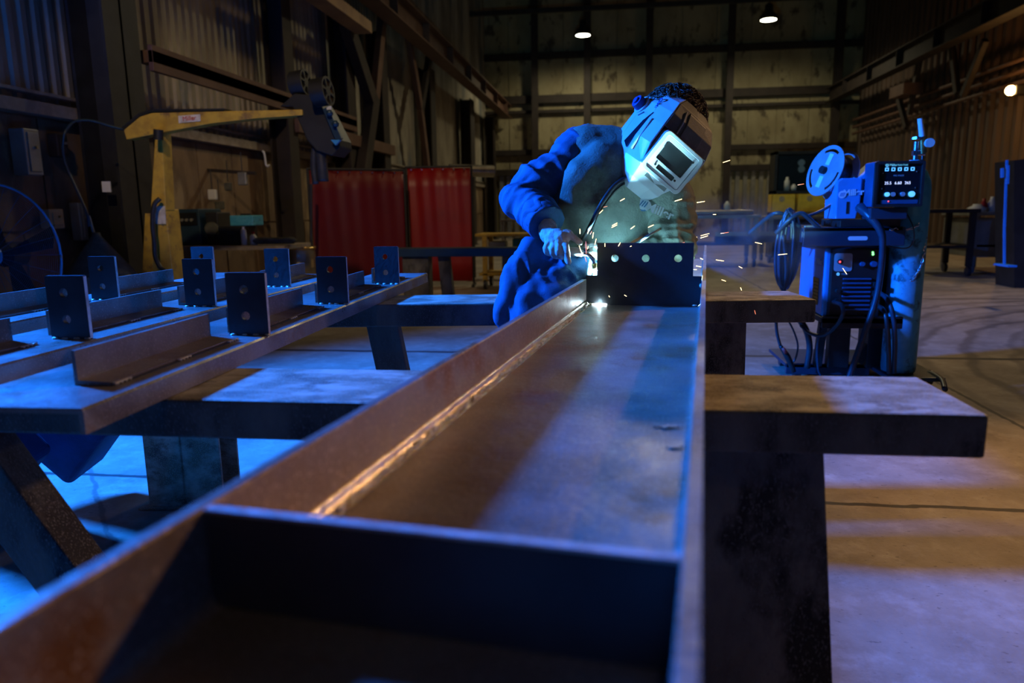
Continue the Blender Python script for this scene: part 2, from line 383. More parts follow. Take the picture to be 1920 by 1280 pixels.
# back wall: flat cream panels between girts, lower part ribbed
b = MB().span(ROOMX0, ROOMX1, 30.0, 30.2, 0, ROOMZ)
random.seed(4)
x = ROOMX0
while x < ROOMX1:
    w_ = 1.0+.35*random.random(); b.span(x+.015, min(x+w_-.015, ROOMX1), 29.955, 30.0, 2.6, ROOMZ); x += w_
struct(b.build('wall_back', M['wallback'], bevel=.01), 'stained cream panelled end wall')
b = MB()
for i in range(48): b.box((-5.05+i*.3, 29.93, 1.3), (.16, .1, 2.6), None)
struct(b.build('baseboard_back', M['greymetal']), 'ribbed grey sheet along the foot of the end wall')
k = 2
for z, h in ((7.05, .22), (5.42, .3), (4.95, .12), (3.4, .2), (2.62, .24)):
    struct(MB().span(ROOMX0, ROOMX1, 29.7, 29.95, z-h/2, z+h/2).build('trim_%d' % k, M['darksteel']), 'dark horizontal girt on the end wall'); k += 1
# roof trusses, barely visible
for y in (9., 15., 21., 27.):
    struct(MB().bar((ROOMX0, y, 8.9), (ROOMX1, y, 8.9), .15, .25).bar((ROOMX0, y, 8.0), (ROOMX1, y, 8.0), .12, .15).build('trim_%d' % k, M['ceil'])); k += 1

def icolumn(name, x, y, w_, d, z1, m):
    b = MB()
    b.span(x-d/2, x-d/2+.03, y-w_/2, y+w_/2, 0, z1); b.span(x+d/2-.03, x+d/2, y-w_/2, y+w_/2, 0, z1); b.span(x-d/2, x+d/2, y-.015, y+.015, 0, z1)
    b.span(x-d/2-.05, x+d/2+.05, y-w_/2-.05, y+w_/2+.05, 0, .03)
    return b.build(name, m)
CS = 'steel columns of the ribbed wall'
for y, w_, d, lab in ((6.62, .5, .36, 'massive black steel column behind the yellow boom'),
                      (10.35, .3, .3, 'thin steel column rising behind the boom tip feeder'),
                      (12.9, .42, .3, 'steel column with brace meeting above the red curtain'),
                      (14.9, .4, .3, 'steel column beside the tan stub girder'),
                      (19.0, .5, .3, 'steel column carrying the V shaped braces'),
                      (24.3, .7, .35, 'black steel column above the silver duct section'),
                      (28.9, .5, .35, 'black steel column at the corner of the end wall')):
    tag(icolumn('steel_column', -4.72, y, w_, d, 4.7 if y > 9 else 8, M['black'] if y < 9 else M['darksteel']), lab, 'column')
for x, lab in ((-3.0, 'dark column on the end wall nearest the ribbed wall'), (-.98, 'dark end wall column seen over the bent shoulder'), (1.35, 'dark end wall column directly behind the welder\'s hair'),
               (4.35, 'dark end wall column between welder and wire spool'), (8.2, 'dark end wall column in the corner by the pipes')):
    tag(MB().span(x-.09, x+.09, 29.35, 29.7, 0, 9).span(x-.13, x+.13, 29.3, 29.35, 0, 9).build('end_wall_column', M['darksteel']), lab, 'column')
tag(MB().span(-4.66, -4.5, 7.0, 12.9, 2.63, 2.75).span(-4.55, -4.5, 7.0, 12.9, 2.55, 2.8).build('wall_girder', M['rail'], bevel=.005), 'long brown girder across the ribbed wall above the boom', 'girder')
tag(MB().span(-4.62, -4.5, 10.4, 15.2, 2.3, 2.5).build('wall_girder', M['rail'], bevel=.005), 'short brown girder over the red curtain', 'girder')
def crane_rail(name, x, y0, y1, z, h, m, lab):
    b = MB().span(x-.18, x+.18, y0, y1, z-.03, z).span(x-.18, x+.18, y0, y1, z+h, z+h+.03).span(x-.02, x+.02, y0, y1, z, z+h)
    b.span(x-.04, x+.04, y0, y1, z+h+.03, z+h+.1)
    y = y0+1
    while y < y1: b.span(x-.17, x+.17, y, y+.02, z, z+h); y += 2.4
    return tag(b.build(name, m), lab, 'crane rail')
crane_rail('crane_rail', -4.1, 8, 29.5, 4.70, .42, M['rail'], 'brown crane runway beam on top of the truss columns')
tag(MB().span(-4.35, -4.05, 9.2, 12.6, 4.12, 4.3).build('stub_girder', M['railtan'], bevel=.005), 'short tan girder under the crane runway', 'girder')
crane_rail('crane_rail', 8.0, 12, 29.5, 4.93, .45, M['darksteel'], 'dark crane runway beam along the brown ribbed wall')
# diagonal braces in the plane of the columns
for i, (a, c, w_, lab) in enumerate((((648, 40), (697, 190), .3, 'heavy diagonal brace leaning away from the stub girder'),
                    ((718, 20), (702, 190), .22, 'steep brace joining the heavy diagonal one'),
                    ((700, 180), (680, 330), .3, 'brace leg running down behind the red curtain'),
                    ((765, 65), (790, 215), .2, 'thin brace forming one arm of the far V'),
                    ((805, 105), (788, 210), .2, 'thin brace forming the other arm of the far V'),
                    ((788, 205), (803, 330), .2, 'thin brace continuing down below the far V'))):
    p, q = at(*a, X=-4.45), at(*c, X=-4.45)
    tag(MB().bar(p, q, w_, w_*.6, (1, 0, 0)).build('diagonal_brace', M['rail'] if i % 2 else M['darksteel'], bevel=.01), lab, 'brace')
for a, c, lab in (((1782, 60), (1795, 175), 'dark upright strut under the far runway beam'), ((1848, 75), (1805, 180), 'dark strut leaning towards the amber lamp'),
                  ((1725, 110), (1705, 215), 'thin dark strut above the gas regulator'), ((1685, 185), (1700, 240), 'short dark strut near the wall pipes')):
    p, q = at(*a, X=8.3), at(*c, X=8.3); tag(MB().bar(p, q, .16, .12, (1, 0, 0)).build('diagonal_brace', M['darksteel'], bevel=.01), lab, 'brace')
for z, lab in ((3.72, 'lowest of the wall pipes by the amber lamp'), (3.95, 'middle one of the wall pipes by the amber lamp'), (4.2, 'topmost of the wall pipes by the amber lamp')):
    tag(MB().cyl((8.75, 12, z), (8.75, 29, z), .05, n=8).build('wall_pipe', M['rail']), lab, 'pipe')
tag(MB().bar(at(1685, 175, X=8.2), at(1712, 165, X=8.2), .5, .3).build('wall_bracket', M['rail']), 'brown steel bracket on the far wall strut', 'bracket')

# ---- lamps
def bay(p, lab, g=None):
    r = empty('high_bay_lamp', p); tag(r, lab, 'lamp')
    MB().lathe([(.05, .5), (.12, .45), (.13, .25), (.26, .12), (.3, .02), (.3, 0)], n=24).build('lamp_housing', M['black'], r)
    MB().lathe([(.24, -.01), (.24, .03)], n=24).build('lamp_lens', M['bulb'], r)
    MB().cyl((0, 0, .5), (0, 0, ROOMZ-p[2]), .012, n=6).build('hanging_rod', M['black'], r)
bay(at(1093, 66, Y=26.44), 'glowing high bay lamp hanging above the welder\'s shoulder')
bay(at(1441, 37, Y=25.49), 'glowing high bay lamp hanging above the wire spool')
r = empty('wall_lamp', (8.35, 17.34, 3.49)); tag(r, 'bright amber lamp on the brown ribbed wall', 'lamp')
MB().box((.2, 0, 0), (.3, .22, .2)).bar((.3, 0, 0), (.85, 0, .05), .05, .05).build('lamp_housing', M['black'], r, bevel=.02)
MB().ball((0, 0, 0), .1).build('lamp_bulb', M['bulbwarm'], r)
bpy.data.objects['yard_lamp_glow'].location = (8.15, 17.2, 3.45)

# ================================================================== trestles
def trestle(name, lab, x0, x1, y0, dep, z0, z1, rz, origin):
    r = empty(name, origin, rz); tag(r, lab, 'trestle')
    MB().span(x0, x1, y0, y0+dep, z0, z1).build('crossbeam', M['trestle'], r, bevel=.006)
    return r
def shade_sides(o):  # crossbeam sides get a darker steel: shade put into the colour
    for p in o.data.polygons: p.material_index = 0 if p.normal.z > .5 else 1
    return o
T1 = empty('steel_trestle', (.61, 1.225, .813), .012); tag(T1, 'long steel trestle beam close to the camera, its pale top carrying the long channel', 'trestle')
shade_sides(MB().span(-2.35, 0, 0, .275, -.075, 0).build('crossbeam', [M['trestle'], M['trestle_leg']], T1, bevel=.006))
b = MB(); b.prism([(-.47, -.075), (-.235, -.075), (-.165, -.813), (-.52, -.813)], (0, .23, 0), (1, 0, 0), (0, 0, 1), .17)
b.build('leg', M['trestle_leg'], T1, bevel=.006)
b = MB(); b.bar((-2.02, .14, -.075), (-1.76, .14, -.48), .12, .085, (0, 1, 0)); b.bar((-1.76, .14, -.45), (-1.57, .14, -.80), .12, .085, (0, 1, 0)); b.build('leg', M['trestle_leg'], T1, bevel=.004)
MB().bar((-2.08, .14, -.62), (-1.69, .14, -.50), .05, .07, (0, 1, 0)).build('brace', M['trestle_leg'], T1, bevel=.004)
b = MB(); b.bar((-2.08, .14, -.075), (-2.2, .14, -.80), .12, .085, (0, 1, 0)); b.build('leg', M['trestle_leg'], T1, bevel=.004)

T2 = empty('steel_trestle', (.745, 2.755, .813), .115); tag(T2, 'second steel trestle beam passing behind the welder\'s legs', 'trestle')
shade_sides(MB().span(-2.9, 0, 0, .29, -.085, 0).build('crossbeam', [M['trestle'], M['trestle_leg']], T2, bevel=.006))
MB().prism([(-.41, -.085), (-.235, -.085), (-.225, -.813), (-.42, -.813)], (0, .24, 0), (1, 0, 0), (0, 0, 1), .19).build('leg', M['trestle_leg'], T2, bevel=.006)
b = MB(); b.span(-2.57, -2.27, .05, .065, -.813, -.085); b.span(-2.57, -2.27, .215, .23, -.813, -.085); b.span(-2.43, -2.415, .05, .23, -.813, -.085); b.span(-2.6, -2.24, .02, .26, -.813, -.80)
b.build('leg', M['trestle'], T2, bevel=.003)
b = MB(); b.bar((-1.62, .14, -.085), (-1.5, .14, -.80), .12, .07, (0, 1, 0)); b.build('leg', M['trestle_leg'], T2, bevel=.004)

T3 = empty('steel_trestle', at(735, 466, Y=8.0)+V(-.05, 0, 0), .0); tag(T3, 'low distant trestle beam in front of the red curtain', 'trestle')
MB().span(0, 1.75, 0, .3, -.095, 0).build('crossbeam', M['navy'], T3, bevel=.006)
zt = T3.location.z
MB().span(.15, .45, .05, .25, -zt, -.095).build('leg', M['trestle_leg'], T3, bevel=.005)
MB().prism([(.55, -.095), (.68, -.095), (.74, -zt), (.6, -zt)], (0, .2, 0), (1, 0, 0), (0, 0, 1), .1).build('leg', M['trestle_leg'], T3, bevel=.005)
MB().span(1.3, 1.5, .05, .25, -zt, -.095).build('leg', M['trestle_leg'], T3, bevel=.005)

# ================================================================== the long channel
CA = .1244; WB = .38; FH = .0871; TF = .0135; LAT = -.0095
CH = empty('steel_channel', (0, 0, .8272), -CA); tag(CH, 'long upturned steel channel running from the camera to the welder, rusty inside', 'steel channel')
Y0c, Y1c = -.12, 4.75
# section with root fillets: local x across, y along, z up, inner web face at z=0
def arc_pts(cx, cz, r, a0, a1, n=6): return [(cx+r*math.cos(math.radians(a0+(a1-a0)*k/n)), cz+r*math.sin(math.radians(a0+(a1-a0)*k/n))) for k in range(n+1)]
xr, xl = LAT, LAT-WB
sec = [(xl-TF, FH), (xl-TF, -.0135), (xr+TF, -.0135), (xr+TF, FH)]
sec += arc_pts(xr+.002, FH-.002, .002, 90, 180, 2) + arc_pts(xr-.014, .014, .014, 0, -90) + arc_pts(xl+.014, .014, .014, 270, 180) + arc_pts(xl-.002, FH-.002, .002, 0, 90, 2)
b = MB()
ys = [Y0c+(Y1c-Y0c)*i/40 for i in range(41)]
b.loft([[(x, y, z) for x, z in sec] for y in ys], smooth=False)
ch = b.build('channel_body', M['steel_in'], CH)
DS0, DP0 = .49, 2.44
# beads and bright strip added for the glint along the fillet
b = MB(); random.seed(2); y = .62
while y < 2.42:
    s_ = .003+.003*random.random(); b.ball((xl+.010+.006*random.random(), y, .006), s_, (.8, 1.5, .7), 6); y += .007+.006*random.random()
b.build('glint_beads', M['weld'], CH)
fp = arc_pts(xl+.0175, .0175, .0172, 270, 180, 8)
MB().loft([[(x, y_, z) for x, z in fp]+[(x+.003, y_, z-.003) for x, z in fp[::-1]] for y_ in [DS0+(DP0-DS0)*i/60 for i in range(61)]]).build('root_fillet', M['fillet'], CH)
# near stiffener plate
DS = .483
MB().span(xl, xr, DS-.009, DS, .0, FH-.004).build('stiffener_plate', M['plate'], CH, bevel=.001)
MB().span(xl+.001, xr-.001, DS-.0088, DS-.0002, FH-.004, FH-.001).build('sawn_edge', M['cut'], CH)
# lug plate with three bolt holes and notched top corners
DP = 2.449; PB = .0; PT = .209
hw_ = WB/2; cxp = (xl+xr)/2
out = [(-hw_+.012, PB), (hw_-.012, PB), (hw_, PB+.012), (hw_, .100), (hw_-.028, .100), (hw_-.028, PT), (-hw_+.036, PT), (-hw_+.036, .100), (-hw_, .100), (-hw_, PB+.012)]
hz = .158
lug = MB().fill(out, [circ(x, hz, .0125) for x in (-.094, .008, .113)], (cxp, DP+.012, 0), (1, 0, 0), (0, 0, 1), .012).build('lug_plate', M['plate'], CH)
for q_, s3_ in (((xl+.02, DP-.004, .004), (1.6, .8, .8)), ((xr-.02, DP-.004, .004), (1.6, .8, .8)), ((xr-.002, DP-.004, .07), (.8, .8, 1.6))): MB().ball(q_, .006, s3_, 8).build('tack_weld', M['weld'], CH)
# scale flakes lying on the web
random.seed(9)
for (px, py, s_, lab) in ((1252, 800, .018, 'blue lit flake of mill scale shaped like a bent twig'), (1268, 838, .012, 'small curled flake of mill scale near the flange')):
    p = at(px, py, Z=.829); b = MB()
    n = 13; poly = []
    for i in range(n):
        a = 2*math.pi*i/n; rr = s_*(.25+1.0*random.random()); poly.append((rr*math.cos(a), rr*.55*math.sin(a)))
    b.prism(poly, (0, 0, 0), (1, .2, .06), (-.2, 1, .05), .0018)
    o = b.build('scale_flake', M['steel']); o.location = p; tag(o, lab, 'metal flake')

# ================================================================== three lug beams on the far side
def lug_beam(lab, origin, rz, x_w, y0, y1, clips, angles, cut):
    """local frame: x=0 at the beam's near edge, y along, z=0 at its top face"""
    r = empty('lug_beam', origin, rz); tag(r, lab, 'steel beam')
    dz = -.042
    s_ = [(-x_w, 0), (-x_w, dz), (-x_w+.009, dz), (-x_w+.009, -.009), (-.009, -.009), (-.009, dz), (0, dz), (0, -.004), (-.004, 0)]
    MB().loft([[(x, y, z) for x, z in s_] for y in (y0, y1)], smooth=False).build('beam_body', M['steel'], r)
    for (cy_, cx_) in clips:
        fl = MB().fill(rrect(cx_-.05, 0, cx_+.05, .153, .003, 2), [circ(cx_-.005, .112, .011), circ(cx_-.005, .048, .011)], (0, cy_+.012, 0), (1, 0, 0), (0, 0, 1), .012)
        c = fl.build('lug_plate', M['plate'], r)
        MB().span(cx_+.0495, cx_+.0505, cy_+.001, cy_+.011, .002, .151).build('sawn_edge', M['cut'], c)
        b = MB()
        for q in range(4): b.ball((cx_-.045+.028*q+.01*random.random(), cy_-.002, .002), .005, (1.8, .9, .8), 8)
        b.build('tack_weld', M['weld'], c)
    for (a0, a1, ax) in angles:
        s_ = [(ax-.007, 0), (ax+.062, 0), (ax+.062, .006), (ax, .009), (ax, .062), (ax-.007, .062)]
        a = MB().loft([[(x, y, z) for x, z in s_] for y in (a0, a1)], smooth=False).build('angle_iron', M['steel'], r)
        b = MB(); L_ = a1-a0
        for t in (.06, .5, .95):
            for q in range(4): b.ball((ax+.066, a0+L_*t+q*.012-.02, .003), .006, (1, 1.3, .8), 6)
        b.build('weld_nugget', M['weld'], a)
        MB().span(ax+.064, ax+.070, a0+.01, a1-.01, 0, .003).build('dark_strip', M['black'], a)  # thin black strip along the angle's toe
    return r
ZT = .857
random.seed(5)
lug_beam('steel beam with three upright lug plates, closest to the long channel', (-.806, .985, ZT), .027, .262, 0, 2.41,
         [(.66, -.05), (1.25, -.05), (1.885, -.05)], [(.145, .60, -.115), (.70, 1.17, -.118), (1.29, 1.80, -.118), (1.92, 2.16, -.118)], 0)
lug_beam('middle one of the three steel beams with upright lug plates', (-1.205, .70, ZT), .022, .262, 0, 2.66,
         [(.87, -.068), (1.46, -.068), (2.06, -.075)], [(.2, .80, -.16), (.92, 1.40, -.16), (1.5, 1.98, -.16), (2.1, 2.55, -.16)], 0)
lug_beam('steel beam with upright lug plates, farthest from the long channel', (-1.655, .70, ZT), .022, .262, 0, 2.75,
         [(1.02, -.06), (1.62, -.068), (2.28, -.068)], [(.2, .98, -.16), (1.1, 1.58, -.16), (1.72, 2.2, -.16)], 0)
# canvas heap under the beams
def slab(pa, pb, w_, t, m, nm, parent=None): return MB().bar(pa, pb, w_, t, (.3, 1, .2)).build(nm, m, parent, bevel=.03, seg=4)
CBN = empty('canvas_bundle', (-2.2, 2.2, 0)); tag(CBN, 'dark navy canvas bundle slumped on the floor under the beams', 'canvas bundle')
slab((-.35, .0, .62), (.02, .05, .16), .5, .2, M['canvas'], 'canvas_roll', CBN); slab((-.15, .25, .62), (.22, .3, .24), .4, .2, M['canvas'], 'canvas_roll', CBN)
MB().ball((-.25, 0, .14), .16, (1.8, 1, .9), 16).build('canvas_roll', M['canvas'], CBN)
# ================================================================== welding cart and its equipment
CT = empty('welding_cart', (1.6, 4.95, 0)); tag(CT, 'dark wheeled cart carrying the blue welding machine and gas cylinder', 'cart')
cx0, cy0 = 1.6, 4.95
def cb(*a): return (a[0]-cx0, a[1]-cx0, a[2]-cy0, a[3]-cy0, a[4], a[5])
b = MB().span(*cb(1.17, 2.02, 4.95, 5.5, .085, .11)); b.span(*cb(1.17, 1.7, 4.95, 4.98, .04, .11)); b.span(*cb(1.70, 2.02, 4.6, 4.96, .085, .11)); b.build('base_plate', M['navy'], CT, bevel=.004)
b = MB().span(*cb(1.42, 1.55, 4.90, 4.98, .1, .44)).span(*cb(1.66, 1.80, 4.90, 5.1, .1, 1.0)); b.build('post', M['black'], CT, bevel=.004)
MB().span(*cb(1.30, 1.78, 4.66, 5.32, .43, .465)).span(*cb(1.30, 1.78, 4.66, 4.68, .40, .475)).build('middle_shelf', M['black'], CT, bevel=.003)
MB().bar((1.36-cx0, -.02, .11), (1.36-cx0, -.1, .41), .05, .05).build('brace', M['black'], CT, bevel=.003)
MB().bar((1.62-cx0, .0, .13), (1.74-cx0, .0, .36), .06, .05).build('brace', M['black'], CT, bevel=.003)
MB().span(*cb(1.14, 1.70, 4.58, 5.3, .995, 1.02)).span(*cb(1.70, 1.95, 4.9, 5.3, .995, 1.02)).span(*cb(1.14, 1.715, 4.58, 4.60, .91, 1.02)).span(*cb(1.14, 1.16, 4.62, 5.3, .93, 1.02)).build('top_shelf', M['navy'], CT, bevel=.004)
MB().fill(rrect(-.055, -.012, .055, .012, .011, 4), [], (1.45-cx0, 4.578-cy0, .955), (1, 0, 0), (0, 0, 1), -.004).build('cable_slot', M['white'], CT)
MB().cyl((1.76-cx0, 4.99-cy0, .11), (1.76-cx0, 4.99-cy0, .99), .062, n=20).build('round_post', M['navy'], CT)
for wx, wy in ((1.25, 5.0), (2.03, 4.88), (1.25, 5.42), (2.05, 5.42)):
    b = MB().cyl((wx-cx0-.02, wy-cy0, .05), (wx-cx0+.02, wy-cy0, .05), .05, n=20); b.build('castor_wheel', M['rubber'], CT)
# chain around the cylinders
b = MB(); pts = [at(x, y, Y=q) for x, y, q in ((1672, 430, 4.57), (1690, 427, 4.60), (1702, 430, 4.63), (1716, 425, 4.64), (1727, 415, 4.68), (1733, 425, 4.70), (1736, 440, 4.71), (1733, 460, 4.68), (1731, 480, 4.67), (1728, 497, 4.66), (1720, 512, 4.64), (1710, 525, 4.635), (1703, 526, 4.63), (1701, 518, 4.63))]
def links(b, pts, r, t):
    P = []
    for i in range(len(pts)-1):
        n = max(1, int((pts[i+1]-pts[i]).length/(r*1.5)))
        P += [pts[i].lerp(pts[i+1], k/n) for k in range(n)]
    for i in range(len(P)-1):
        d = (P[i+1]-P[i]).normalized(); s_ = d.orthogonal().normalized()
        if i % 2: s_ = d.cross(s_)
        c = P[i]; ring = [c+d*math.cos(a)*r+s_*math.sin(a)*r*.6 for a in [2*math.pi*k/8 for k in range(9)]]
        b.tube(ring, t, 5, sub=1)
links(b, pts, .013, .0042)
ch_ = b.build('safety_chain', M['chrome'], CT); ch_.data.transform(Matrix.Translation((-cx0, -cy0, 0)))

# --- power source
PS = empty('welding_power_source', (1.31, 4.70, .465)); tag(PS, 'blue welding power source with black louvred front on the cart shelf', 'welding machine')
MB().span(0, .335, .02, .60, 0, .43).build('housing', M['blue'], PS, bevel=.015, seg=3)
MB().span(.03, .335, -.005, .03, .0, .425).build('front_bezel', M['black'], PS, bevel=.01)
MB().fill(rrect(0, 0, .105, .11, .015), [], (.048, -.0055, .285), (1, 0, 0), (0, 0, 1), .003).build('control_plate', M['grey'], PS)
b = MB().cyl((.08, -.008, .345), (.08, -.03, .345), .016, n=14); b.build('selector_knob', M['black'], PS)
MB().ball((.075, -.03, .345), .006).build('red_indicator', M['ledred'], PS)
for x, r_ in ((.21, .015), (.275, .02)):
    MB().cyl((x, -.005, .33), (x, -.03, .33), r_, r_*.85, n=16).build('dial', M['bluedark'], PS)
MB().fill(circ(0, 0, .007), [], (.27, -.0065, .388), (1, 0, 0), (0, 0, 1), .002).fill(circ(0, 0, .006), [], (.268, -.0065, .40), (1, 0, 0), (0, 0, 1), .002).build('power_light', M['ledgreen'], PS)
b = MB()
for i in range(8): b.bar((.105, -.012, .05+i*.027), (.27, -.012, .05+i*.027), .014, .010)
b.build('louvre', M['bluedark'], PS, bevel=.002)
for x, z, r_ in ((.075, .10, .018), (.075, .165, .012), (.295, .09, .02), (.295, .15, .018), (.295, .205, .016)):
    MB().cyl((x, -.005, z), (x, -.04, z), r_, n=14).build('cable_socket', M['black'], PS)
Ms = frame((.09, -.0075, .262), (1, 0, 0), (0, 0, 1)); 
def roundel(parent, o, x, y, r, m_bg, m_fg):
    """disc mark with three slanted bars"""
    x = Vector(x).normalized(); y = Vector(y).normalized(); n_ = x.cross(y)
    MB().fill(circ(0, 0, r, 28), [], o, x, y, .0008).build('roundel', m_bg, parent)
    b = MB()
    for k in (-1, 0, 1):
        cx_ = k*r*.42; b.prism([(cx_-r*.28, -r*.5), (cx_-r*.06, -r*.5), (cx_+r*.28, r*.5), (cx_+r*.06, r*.5)], Vector(o)+n_*.0009, x, y, .0006)
    b.build('slanted_bars', m_fg, parent)
roundel(PS, (.075, -.0075, .268), (1, 0, 0), (0, 0, 1), .009, M['ledcyan'], M['black'])
text('lettering', 'Miller', .018, frame((.115, -.0075, .268), (1, 0, 0), (0, 0, 1)), M['grey'], PS)
text('lettering', 'Miller', .055, frame((-.002, .13, .335), (0, -1, 0), (0, 0, 1)), M['white'], PS, bold=.001)
MB().prism([(0, 0), (.13, 0), (.13, .17), (0, .17)], (-.0015, .24, .06), (0, -1, 0), (0, 0, 1), .002).build('rating_plate', M['screen'], PS)
for i in range(7): MB().span(-.0035, -.002, .12+.0, .23, .07+i*.022, .074+i*.022).build('plate_line', M['grey'], PS)

# --- wire feeder with control head and spool
WF = empty('wire_feeder', (1.45, 4.8, 1.02)); tag(WF, 'blue wire feeder with lit control panel and big wire spool on the cart', 'wire feeder')
def W(v): return Vector(v)-WF.location
p0, p1 = at(1641, 303, Y=4.46), at(1727, 387, Y=4.46)
x0, x1, z0, z1 = p0.x, p1.x, p1.z, p0.z; yf = 4.46
MB().span(x0-1.45, x1-1.45, yf+.005-4.8, yf+.17-4.8, z0-1.02, z1-1.02).build('control_box', M['bluedark'], WF, bevel=.008)
MB().fill(rrect(0, 0, x1-x0, z1-z0, .01), [rrect(.014, .014, x1-x0-.014, z1-z0-.014, .008)], W((x0, yf+.006, z0)), (1, 0, 0), (0, 0, 1), .022).build('panel_rim', M['black'], WF)
fw_ = x1-x0-.05; MB().span(x0+.03-1.45, x1-.022-1.45, yf-.0-4.8, yf+.004-4.8, z0+.02-1.02, z1-.02-1.02).build('display_panel', M['screen'], WF)
fx = lambda px: at(px, 340, Y=yf).x-1.45
fz = lambda py: at(1690, py, Y=yf).z-1.02
yy = yf-.002-4.8
FR = lambda px, py: frame((fx(px), yy, fz(py)), (1, 0, 0), (0, 0, 1))
roundel(WF, (fx(1661), yy, fz(309)), (1, 0, 0), (0, 0, 1), .009, M['ledcyan'], M['black'])
text('lettering', 'Miller', .018, FR(1673, 309), M['ledcyan'], WF)
text('lettering', 'Auto Feed', .013, FR(1690, 309), M['ledcyan'], WF)
for px in (1661, 1673, 1685, 1697, 1709):
    MB().fill(rrect(-.010, -.010, .010, .010, .003), [rrect(-.005, -.005, .005, .005, .001)], (fx(px), yy, fz(317)), (1, 0, 0), (0, 0, 1), .002).build('push_button', M['ledcyan'], WF)
text('lettering', 'MIG PULSE', .012, FR(1684, 329), M['grey'], WF)
for px, s_ in ((1665, '25.5'), (1684, '6.60'), (1702, '265')): text('readout', s_, .022, FR(px, 343), M['led'], WF)
for px in (1664, 1675, 1693, 1710):
    MB().cyl((fx(px), yy, fz(364)), (fx(px), yy-.016, fz(364)), .012 if px < 1700 else .016, n=16).build('dial', M['ledcyan'] if px in (1664, 1710) else M['grey'], WF)
MB().fill(rrect(0, 0, .2, .022, .003), [], (fx(1653), yy, fz(382)), (1, 0, 0), (0, 0, 1), .002).build('label_strip', M['bluedark'], WF)
MB().ball((fx(1668), yy-.003, fz(377)), .004).build('red_indicator', M['ledred'], WF)
for px, py in ((1654, 324), (1717, 322), (1654, 353), (1717, 352)): MB().ball((fx(px), yy, fz(py)), .004).build('screw', M['chrome'], WF)
# drive housing with its door
q0, q1 = at(1571, 334, Y=4.6), at(1611, 410, Y=4.6)
b = MB(); w_ = q1.x-q0.x
b.prism([(0.0, 0), (w_*.86, 0), (w_, .1), (w_*1.03, q0.z-q1.z), (w_*.2, q0.z-q1.z), (.0, q0.z-q1.z-.02)], W((q0.x, q0.y, q1.z)), (1, 0, 0), (0, 0, 1), -.24)
b.build('drive_housing', M['blue'], WF, bevel=.006)
a_, c_ = W(at(1606, 338, Y=4.63)), W(at(1648, 308, Y=4.63))
b = MB(); b.prism([(0, 0), (c_.x-a_.x, c_.z-a_.z+.02), (c_.x-a_.x, c_.z-a_.z-.055), (.08, -.04), (.07, -.06), (0, -.06)], a_, (1, 0, 0), (0, 0, 1), -.2); b.build('top_cowl', M['blue'], WF, bevel=.004)
b = MB().span(q1.x-1.45, x0-1.45, 4.75-4.8, 4.78-4.8, z0-.04-1.02, z1-.06-1.02).span(q1.x+.02-1.45, q1.x+.06-1.45, 4.66-4.8, 4.8-4.8, z0+.02-1.02, z1-.15-1.02); b.build('drive_plate', M['black'], WF, bevel=.003)
MB().span(x0+.0-1.45, x1-.06-1.45, 4.48-4.8, 4.64-4.8, z0-.07-1.02, z0-.005-1.02).build('swivel_mount', M['navy'], WF, bevel=.006)
MB().span(1.35-1.45, 1.69-1.45, 4.6-4.8, 5.0-4.8, .0, z0-.072-1.02).build('feeder_base', M['black'], WF, bevel=.004)
MB().span(q0.x+.058-1.45, q0.x+.074-1.45, 4.598-4.8, 4.602-4.8, q1.z+.03-1.02, q1.z+.1-1.02).build('latch_slot', M['black'], WF)
roundel(WF, W((q0.x+.03, 4.597, q0.z-.095)), (1, 0, .05), (0, 0, 1), .022, M['white'], M['blue'])
text('lettering', 'Miller', .05, frame(W((q0.x+.093, 4.597, q0.z-.085)), (1, 0, .05), (0, 0, 1)), M['white'], WF, bold=.0015)
# spool
nrm = (-(RT*.972-UP*.235)*.955 - FW*.30).normalized()
ax = -nrm; s0 = W(at(1547, 320, Y=4.78)); s1 = s0+ax*.115
Mx = frame(s0, UP.cross(ax).cross(ax) if False else ax.orthogonal(), ax.cross(ax.orthogonal())); Mx.translation = s0
def disc(c, nm):
    xa = ax.orthogonal().normalized(); ya = ax.cross(xa)
    holes = []
    for k in range(3):
        a0 = math.radians(120*k+20); a1 = math.radians(120*k+80)
        holes.append([(r_*math.cos(a), r_*math.sin(a)) for r_, a in [(.135, a0+(a1-a0)*i/6) for i in range(7)]+[(.118, a1+(a0-a1)*i/6) for i in range(7)]])
    MB().fill(circ(0, 0, .158, 40), holes, c-ax*.003, xa, ya, .006).build(nm, M['spool'], WF)
disc(s0, 'spool_flange'); disc(s1, 'spool_flange')
MB().cyl(s0, s1, .105, n=28).build('wound_wire', M['wire'], WF)
MB().cyl(s0-ax*.03, s1+ax*.05, .024, n=16).build('spool_hub', M['black'], WF)
xa = ax.orthogonal().normalized(); ya = ax.cross(xa)
for k in range(2):
    a = math.radians(55+180*k); d_ = xa*math.cos(a)+ya*math.sin(a)
    MB().bar(s0-ax*.005+d_*.035, s0-ax*.005+d_*.105, .04, .001, ax).build('spool_label', M['white'], WF)
b = MB().bar(s1+ax*.05, W((x0-.02, 4.85, z0+.05)), .04, .05); b.build('spool_bracket', M['black'], WF)
MB().span(1.5-1.45, 1.58-1.45, 4.95-4.8, 5.05-4.8, z1-.11-1.02, z1-.02-1.02).build('wire_inlet', M['pale'], WF, bevel=.01)

